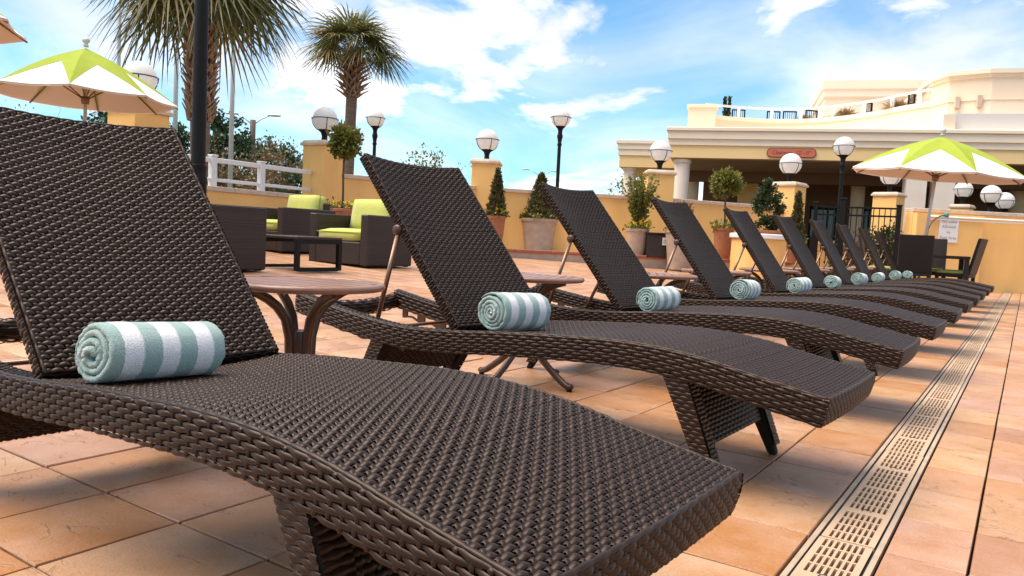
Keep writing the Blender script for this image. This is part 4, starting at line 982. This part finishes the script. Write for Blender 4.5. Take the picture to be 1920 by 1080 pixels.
def plant(name, label, cat, loc, pot, kind, H_, W_, mat, z0=None, fl=0, stem=0, nleaf=1800, ls=.06, grp='potted plants along the back wall'):
    r = thing(name, label, cat, loc, 0, grp); ph = pot[2]
    if pot[0] == 'box':
        m = MB(); m.box((0, 0, ph/2), (pot[1]*2*.86, pot[1]*2*.86, ph), top=(1.14, 1.14)); m.box((0, 0, ph-.03), (pot[1]*2.04, pot[1]*2.04, .06)); m.build('pot', pot[3], r, bevel=.01)
        m = MB(); m.box((0, 0, ph+.003), (pot[1]*1.8, pot[1]*1.8, .012)); m.build('soil', 'soil', r)
    elif pot[0] == 'round': pot_round(r, pot[1], ph, pot[3])
    if stem:
        m = MB(); p = [(random.uniform(-.012, .012), random.uniform(-.012, .012), ph-.05+(stem+.2)*k/6) for k in range(7)]; m.tube(p, [.026, .024, .022, .021, .02, .02, .018], 8); m.build('trunk', 'bark', r, True)
    base = ph+stem
    if kind == 'ball':
        cl = rng.normal(size=(46, 3)); cl /= np.linalg.norm(cl, axis=1, keepdims=True); cl *= np.array([W_*.82, W_*.82, H_/2*.82])*rng.uniform(.55, 1, (46, 1)); per = nleaf//46
        pts = np.repeat(cl, per, 0)+rng.normal(0, W_*.17, (per*46, 3)); pts[:, 2] += base+H_/2; outd = np.repeat(cl/np.linalg.norm(cl, axis=1, keepdims=True), per, 0)
    elif kind == 'cone':
        t_ = rng.uniform(0, 1, nleaf)**1.35; rr = W_*(1-t_)**.85*(1+.16*np.sin(t_*37+rng.uniform(0, 6, nleaf)*.3))*np.sqrt(rng.uniform(.35, 1, nleaf)); a = rng.uniform(0, 2*PI, nleaf)
        pts = np.stack([rr*np.cos(a), rr*np.sin(a), base+t_*H_], 1)+rng.normal(0, .018, (nleaf, 3)); outd = np.stack([np.cos(a)*.5, np.sin(a)*.5, np.full(nleaf, .9)], 1)
    elif kind == 'oval':
        k_ = 60; t_ = rng.uniform(0, 1, k_); a = rng.uniform(0, 2*PI, k_); rr = W_*np.sin(PI*(.12+.83*t_))**.7*rng.uniform(.45, 1, k_); cl = np.stack([rr*np.cos(a), rr*np.sin(a), base+t_*H_], 1); per = nleaf//k_
        pts = np.repeat(cl, per, 0)+rng.normal(0, W_*.16, (per*k_, 3)); outd = np.repeat(np.stack([np.cos(a), np.sin(a), np.full(k_, .5)], 1), per, 0)
    else:   # loose: upright sprays
        k_ = 34; pts = []; outd = []; sm = MB()
        for i in range(k_):
            a = random.uniform(0, 2*PI); lean = random.uniform(.05, 1)*W_; top_ = np.array([lean*math.cos(a), lean*math.sin(a), base+H_*random.uniform(.55, 1)]); b_ = np.array([.1*lean*math.cos(a), .1*lean*math.sin(a), ph-.03])
            mid = b_*.5+top_*.5-np.array([.2*lean*math.cos(a), .2*lean*math.sin(a), 0]); sm.tube([tuple(b_), tuple(mid), tuple(top_)], [.007, .005, .003], 4)
            tt = rng.uniform(.25, 1, nleaf//k_); q = (b_[None]*(1-tt)[:, None]**2+2*mid[None]*(tt*(1-tt))[:, None]+top_[None]*(tt**2)[:, None]); pts.append(q+rng.normal(0, .025, q.shape)); outd.append(np.repeat(np.array([[math.cos(a), math.sin(a), .8]]), len(tt), 0))
        sm.build('stems', 'bark', r); pts = np.concatenate(pts); outd = np.concatenate(outd)
    tag(link('crown', leaves_mesh('crown', pts, ls, out=outd), mat, r), kind='stuff')
    if fl: flowers(r, pot[1]*.95, ph, fl, 'flower' if fl > 0 else 'leaf_red')
    return r
plant('topiary_tree', 'lollipop topiary tree in a square terracotta box by the railing pillar', 'topiary', (-10.72, 10.22, .50), ('box', .30, .56, 'terracotta'), 'ball', .60, .285, 'leaf_a', stem=.95, fl=40, nleaf=2600, ls=.075)
plant('potted_conifer', 'narrow conical shrub in a terracotta pot before the pillar', 'shrub', (-9.66, 13.72, .415), ('round', .22, .72, 'terracotta'), 'cone', .98, .20, 'leaf_c', fl=50, nleaf=2600, ls=.06)
plant('potted_conifer', 'broad conical shrub with yellow flowers in the big stone planter', 'shrub', (-9.35, 15.02, .262), ('round', .43, .88, 'stone_pot'), 'cone', 1.0, .37, 'leaf_c', fl=90, nleaf=4200, ls=.06)
plant('potted_shrub', 'loose upright shrub in a pinkish stone pot beside the towel bin', 'shrub', (-7.22, 15.72, .415), ('round', .26, .60, 'stone_pot'), 'loose', 1.25, .42, 'leaf_a', fl=60, nleaf=2600, ls=.065)
plant('potted_shrub', 'small reddish plant in a large rounded stone pot behind the fourth lounger', 'shrub', (-6.22, 15.78, .155), ('round', .36, .86, 'stone_pot'), 'loose', .62, .22, 'leaf_red', fl=70, nleaf=1300, ls=.06)
plant('topiary_tree', 'lollipop topiary tree in a terracotta pot before the canopy', 'topiary', (-5.74, 17.1, .415), ('round', .24, .72, 'terracotta'), 'ball', .64, .33, 'leaf_a', stem=.68, fl=45, nleaf=3000, ls=.075)
pg = plant('potted_shrub', 'dense dark oval shrub in the round yellow stucco planter', 'shrub', (-4.63, 16.55, .10), ('round', .36, 1.0, 'terracotta'), 'oval', 1.0, .27, 'leaf_b', nleaf=3600, ls=.06)
plant('potted_conifer', 'thin dark conical shrub with yellow flowers beside the black gate', 'shrub', (-4.40, 18.1, .40), ('round', .22, .50, 'terracotta'), 'cone', 1.10, .17, 'leaf_c', fl=60, nleaf=2200, ls=.06)
rp = thing('round_planter', 'round orange stucco planter with white rim behind the fifth lounger', 'planter', (-4.78, 16.55, .05))
m = MB(); m.lathe([(.56, 0), (.56, .86)], (0, 0, 0), 40); m.build('planter_body', 'stucco', rp, True, auto=.5)
m = MB(); m.lathe([(.60, .862), (.61, .88), (.61, .95), (.59, .965), (.50, .965), (.5, .862)], (0, 0, 0), 40, cap=False); m.build('rim', 'white', rp, True, auto=.5)
n = 900; t_ = rng.uniform(0, 1, n); a = rng.uniform(0, 2*PI, n); rr = .16*(1-t_*.75)*np.sqrt(rng.uniform(0, 1, n))
tag(link('foliage', leaves_mesh('foliage', np.stack([rr*np.cos(a)+.09*np.sign(np.cos(a))*t_, rr*np.sin(a), .5+t_*1.05], 1), .09), 'leaf_b', CYP[0]), kind='stuff')
m = MB(); m.lathe([(.16, 0), (.24, .5), (.2, .5)], (0, 0, 0), 14); m.build('pot', 'stone_pot', CYP[0], True)
# shrubs behind gate
def shrub(label, c, W_, H_, mat, n=1600, ls=.08):
    r = thing('shrub', label, 'shrub', c, 0, 'shrubs behind the gate'); k_ = 40; cl = blob_points(k_, lambda p: p*np.array([W_, W_*.7, H_/2])+np.array([0, 0, H_/2])); per = n//k_
    pts = np.repeat(cl, per, 0)+rng.normal(0, .10, (per*k_, 3)); tag(link('foliage', leaves_mesh('foliage', pts, ls), mat, r), kind='stuff')
    m = MB(); [m.tube([(0, 0, 0), tuple(cl[i]*np.array([.6, .6, .8]))], [.012, .005], 5) for i in range(10)]; m.build('stems', 'bark', r)
shrub('reddish brown shrub behind the left part of the gate', (-3.75, 20.6, 0), .5, 1.35, 'leaf_brown')
shrub('dark shrub behind the middle of the gate', (-3.05, 20.7, 0), .45, 1.45, 'leaf_b')
shrub('rusty shrub behind the right part of the gate', (-2.45, 20.75, 0), .42, 1.3, 'leaf_brown')
# towel bin
bn = thing('towel_bin', 'dark wicker towel bin with a small white label', 'bin', (-6.78, 15.92, .40), math.radians(36))
m = MB(); m.box((0, 0, .26), (.60, .42, .50), top=(1.04, 1.04)); m.build('bin_body', 'wicker_far', bn, bevel=.012)
m = MB(); m.box((0, 0, .53), (.66, .47, .035)); m.build('lid', 'wicker_far', bn, bevel=.01)
m = MB(); m.box((.10, -.226, .36), (.155, .012, .165)); pl = m.build('label_plate', 'white', bn)
for s, z in (('CLEAN', .385), ('TOWELS', .335)): text_mesh('lettering', s, .036, 'ink', bn, (.10, -.2335, z), (PI/2, 0, 0))

# ------------------------------------------------------------------ palms
def palm(label, c, trunk_h, r0, r1, boot0, crown_r, nfr, seed, lean=(0, 0), lowcut=-.9, bootr=1.7):
    rr = random.Random(seed); r = thing('palm_tree', label, 'palm tree', c, 0, 'fan palms behind the wall'); m = MB(); n = 18; p = []; rd = []
    for k in range(n+1):
        f = k/n; p.append((lean[0]*f**2, lean[1]*f**2, trunk_h*f)); rd.append((r0+(r1-r0)*f)*(1+.03*math.sin(k*2.4)))
    m.tube(p, rd, 18, up=(1, 0, 0)); m.build('trunk', 'palm_bark', r, True)
    # old leaf bases criss-crossing on the upper trunk
    m = MB(); zl = boot0; k = 0
    while zl < trunk_h-.05:
        f = zl/trunk_h; cx_, cy_ = lean[0]*f**2, lean[1]*f**2; q = (r0+(r1-r0)*f); t_ = (zl-boot0)/(trunk_h-boot0)
        for s in range(9):
            a = 2*PI*(s+.5*(k % 2))/9+rr.uniform(-.12, .12); w = .055+rr.uniform(-.01, .012); hgt = rr.uniform(.22, .34); fl = q*(bootr-.9)*(.6+.7*math.sin(PI*min(.95, .25+t_*.75)))
            sd_ = rr.choice((-1, 1))*.30
            A0 = Vector((cx_+q*.93*math.cos(a), cy_+q*.93*math.sin(a), zl)); rad = Vector((math.cos(a), math.sin(a), 0)); tan = Vector((-math.sin(a), math.cos(a), 0))
            for sgn in (-1, 1):
                b0 = A0+tan*(sgn*.11); b1 = A0+rad*fl*.55+tan*(sgn*.03)+Vector((0, 0, hgt*.6)); b2 = A0+rad*fl+tan*(sd_*.10)+Vector((0, 0, hgt))
                m.tube([b0, b1, b2], [w*.75, w*.6, w*.32], 5, flat=.5)
        zl += .135; k += 1
    m.build('boots', 'boot', r)
    top = Vector((lean[0], lean[1], trunk_h)); Vv = []; Ff = []; Vd = []; Fd = []; st = MB()
    for i in range(nfr):
        f = (i+.5)/nfr; el = 1.35-f*(1.35-lowcut)+rr.uniform(-.12, .12); az = i*2.39996+rr.uniform(-.2, .2)
        d = Vector((math.cos(az)*math.cos(el), math.sin(az)*math.cos(el), math.sin(el))); pl_ = crown_r*rr.uniform(.42, .56); side = Vector((-math.sin(az), math.cos(az), 0)); upn = side.cross(d)*-1
        base = top+d*.08; hub_ = top+d*pl_-Vector((0, 0, pl_*.16)); d2 = (hub_-base).normalized(); d2 = (d2-Vector((0, 0, .25))).normalized()
        st.tube([base, base.lerp(hub_, .5)+Vector((0, 0, .03*pl_)), hub_], [.022, .016, .010], 5)
        dry = rr.random() < (.10 if el > -.4 else .4); LV, LF = (Vd, Fd) if dry else (Vv, Ff); nl = 34; nr = side.cross(d2); roll = rr.uniform(-.5, .5); s2 = (side*math.cos(roll)+nr*math.sin(roll)).normalized(); n2 = s2.cross(d2)
        for j in range(nl):
            a = (j/(nl-1)-.5)*2*2.05; ll = crown_r*.62*(1-.32*(abs(a)/2.05)**2)*rr.uniform(.9, 1.08); ld = (d2*math.cos(a)+s2*math.sin(a)+n2*(.22*abs(math.sin(a))+.05*((j % 2)*2-1))).normalized(); wd_ = ld.cross(n2).normalized(); b = len(LV)
            for t_, w in ((0, .010), (.35, .024), (.7, .017), (1, .001)):
                q = hub_+ld*(ll*t_)-Vector((0, 0, 1))*(ll*.42*t_**2.3*(.7+.3*rr.random())); LV += [tuple(q+wd_*w), tuple(q-wd_*w)]
            for k in range(3): LF.append([b+k*2, b+k*2+1, b+k*2+3, b+k*2+2])
    st.build('leaf_stalks', 'palm_leaf', r)
    tag(link('crown', fast_mesh('crown', Vv, Ff, False), 'palm_leaf', r), kind='stuff')
    if Vd: tag(link('dry_fronds', fast_mesh('dry_fronds', Vd, Fd, False), 'palm_dry', r), kind='stuff')
    return r
palm('large fan palm behind the black lamp post, crown cut by the top edge', (-13.62, 9.17, -.3), 5.95, .19, .17, 2.95, 2.15, 50, 3, (-.15, .05), lowcut=-.62, bootr=1.75)
palm('smaller fan palm standing free behind the wall, whole crown visible', (-18.7, 18.0, -.3), 6.70, .20, .17, 5.3, 1.95, 30, 11, (0, .1), lowcut=.08, bootr=2.9)

# ------------------------------------------------------------------ trees and bushes beyond the wall
def tree(name, label, c, H_, W_, mat, n=2600, ls=.16, trunk=.14, z0=.35, k_=80, spread=.13, bare=0, grp='trees beyond the wall'):
    r = thing(name, label, 'tree', c, 0, grp); m = MB(); rr = random.Random(int(abs(c[0]*31+c[1]*17)))
    m.tube([(0, 0, 0), (rr.uniform(-.1, .1), rr.uniform(-.1, .1), H_*.4), (rr.uniform(-.2, .2), rr.uniform(-.2, .2), H_*.8)], [trunk, trunk*.75, trunk*.3], 8)
    cl = blob_points(k_, lambda p: p*np.array([W_, W_, H_*(1-z0)/2])+np.array([0, 0, H_*(z0+(1-z0)/2)]))
    for q in cl[:14+bare]:
        b = Vector((0, 0, H_*rr.uniform(.2, .6))); e = Vector(q); m.tube([b, b.lerp(e, .55)+Vector((rr.uniform(-.2, .2), rr.uniform(-.2, .2), .15*W_)), e], [trunk*.35, trunk*.2, trunk*.06], 5)
        if bare:
            for _ in range(4):
                s0 = b.lerp(e, rr.uniform(.4, .95)); m.tube([s0, s0+Vector((rr.uniform(-.5, .5), rr.uniform(-.5, .5), rr.uniform(.1, .8)))*W_*.4], [trunk*.10, trunk*.03], 4)
    m.build('trunk', 'bark', r, True)
    if n:
        per = n//k_; pts = np.repeat(cl, per, 0)+rng.normal(0, W_*spread, (per*k_, 3)); tag(link('crown', leaves_mesh('crown', pts, ls), mat, r), kind='stuff')
    return r
tree('pine_tree', 'dark pine right behind the large palm trunk', (-31.6, 22.65, -.3), 6.1, 1.15, 'leaf_pine', 3800, .2)
tree('pine_tree', 'dark pine crown left of the large palm', (-35.1, 22.3, -.3), 5.6, 1.2, 'leaf_pine', 3200, .2)
tree('pine_tree', 'broad green tree behind the double street light', (-41.5, 33.3, -.3), 6.6, 1.9, 'leaf_pine', 4800, .24)
tree('brown_bush', 'rust brown bush behind the railing near the pillar', (-24.6, 19.95, -.3), 4.2, 1.4, 'leaf_brown', 4200, .13, .06, z0=.05)
tree('brown_bush', 'brown bush behind the middle of the railing', (-25.6, 18.6, -.3), 3.7, 1.4, 'leaf_brown', 2600, .13, .06, z0=.05, bare=10)
tree('dark_bush', 'dark green bush right beside the railing pillar', (-19.3, 16.3, -.3), 2.9, .6, 'leaf_b', 3200, .11, .05, z0=.02)
tree('brown_bush', 'brown bush left of the large palm trunk', (-23.9, 15.2, -.3), 3.3, .9, 'leaf_brown', 2600, .13, .06, z0=.1)
tree('bare_tree', 'leafless tree behind the railing', (-26.0, 18.3, -.3), 4.6, 1.0, 'leaf_brown', 200, .1, .06, z0=.3, bare=20)
tree('bare_tree', 'leafless tree at the far left behind the backrest', (-35.5, 15.6, -.3), 6.0, 2.4, 'leaf_brown', 300, .14, .08, z0=.35, bare=22)
tree('leafy_tree', 'dark tree peeking under the left umbrella', (-34.2, 18.5, -.3), 6.0, 1.1, 'leaf_pine', 2200, .18, z0=.3, bare=8)
tree('leafy_tree', 'olive tree top above the second backrest', (-21.2, 24.7, -.3), 4.5, 1.1, 'leaf_a', 1500, .13, z0=.3, bare=12)
tree('leafy_tree', 'sparse tree top left of the second pillar', (-21.2, 27.1, -.3), 4.2, .9, 'leaf_brown', 300, .12, z0=.35, bare=14)
tree('leafy_tree', 'dark tree low right of the smaller palm trunk', (-23.5, 25.6, -.3), 4.2, .8, 'leaf_pine', 1800, .15, z0=.3)
tree('blossom_tree', 'pale bare tree seen under the left canopy wing', (-19.6, 41.0, -.3), 5.0, 1.5, 'leaf_brown', 700, .16, z0=.2, bare=18)
# far woodland as one mass
fp = []
for k in range(240):
    a = math.radians(rng.uniform(-75, 10)); d = rng.uniform(75, 110); hh = rng.uniform(1.2, 3.4); q = rng.normal(0, 1, (60, 3))*np.array([1.6, 1.6, .5*hh]); q[:, 2] = np.abs(q[:, 2]); fp.append(q+np.array([math.sin(a)*d, math.cos(a)*d, -.3]))
tag(link('far_woodland', leaves_mesh('far_woodland', np.concatenate(fp), .55), 'leaf_brown'), 'low far-off brown woodland along the horizon', 'woodland', kind='stuff')
# ------------------------------------------------------------------ poles and street lights
def pole(label, c, H_, r0):
    r = thing('flagpole', label, 'pole', c, 0, 'tall pale poles behind the wall'); m = MB(); m.tube([(0, 0, 0), (0, 0, H_)], [r0, r0*.72], 10); m.build('shaft', 'galv', r, True)
    m = MB(); m.lathe([(r0*2.2, 0), (r0*2.2, .06), (r0*1.2, .12)], (0, 0, 0), 12); m.build('base', 'galv', r, True); m = MB(); m.lathe([(.0, 0), (.06, .03), (.07, .08), (.04, .14), (0, .15)], (0, 0, H_), 10); m.build('ball', 'galv', r, True)
pole('pale pole left of the large palm, above the umbrella', (-22.05, 12.18, -.3), 11, .06)
pole('pale pole just left of the black lamp post', (-20.6, 13.05, -.3), 10.5, .075)
pole('pale pole right of the large palm trunk', (-19.25, 13.95, -.3), 10.5, .075)
def street_light(label, c, H_, arm, rz):
    r = thing('street_light', label, 'street light', c, rz, 'double-arm street lights'); m = MB(); m.tube([(0, 0, 0), (0, 0, H_*.75)], .09, 8); m.build('shaft', 'galv', r, True)
    m = MB(); m.tube([(0, 0, H_*.62), (0, 0, H_)], .16, 8); m.build('upper_shaft', 'wood_pole', r, True)
    for s in (-1, 1):
        m = MB(); m.tube([(0, 0, H_-.3), (s*arm*.45, 0, H_+.05), (s*arm, 0, H_+.32)], .035, 6); a_ = m.build('arm', 'galv', r, True)
        m = MB(); m.lathe([(.0, -.07), (.16, -.05), (.2, 0), (.14, .06), (0, .08)], (0, 0, 0), 12); o = m.build('lamp_head', 'galv', a_, True); o.location = (s*(arm+.25), 0, H_+.32); o.scale = (2.1, 1, 1)
street_light('double-arm street light in front of the trees at left', (-38.3, 29.2, -.3), 7.1, 1.0, .6)
street_light('tiny far double-arm street light left of the third lounger', (-42.8, 68.4, -.3), 7.8, 1.3, .6)
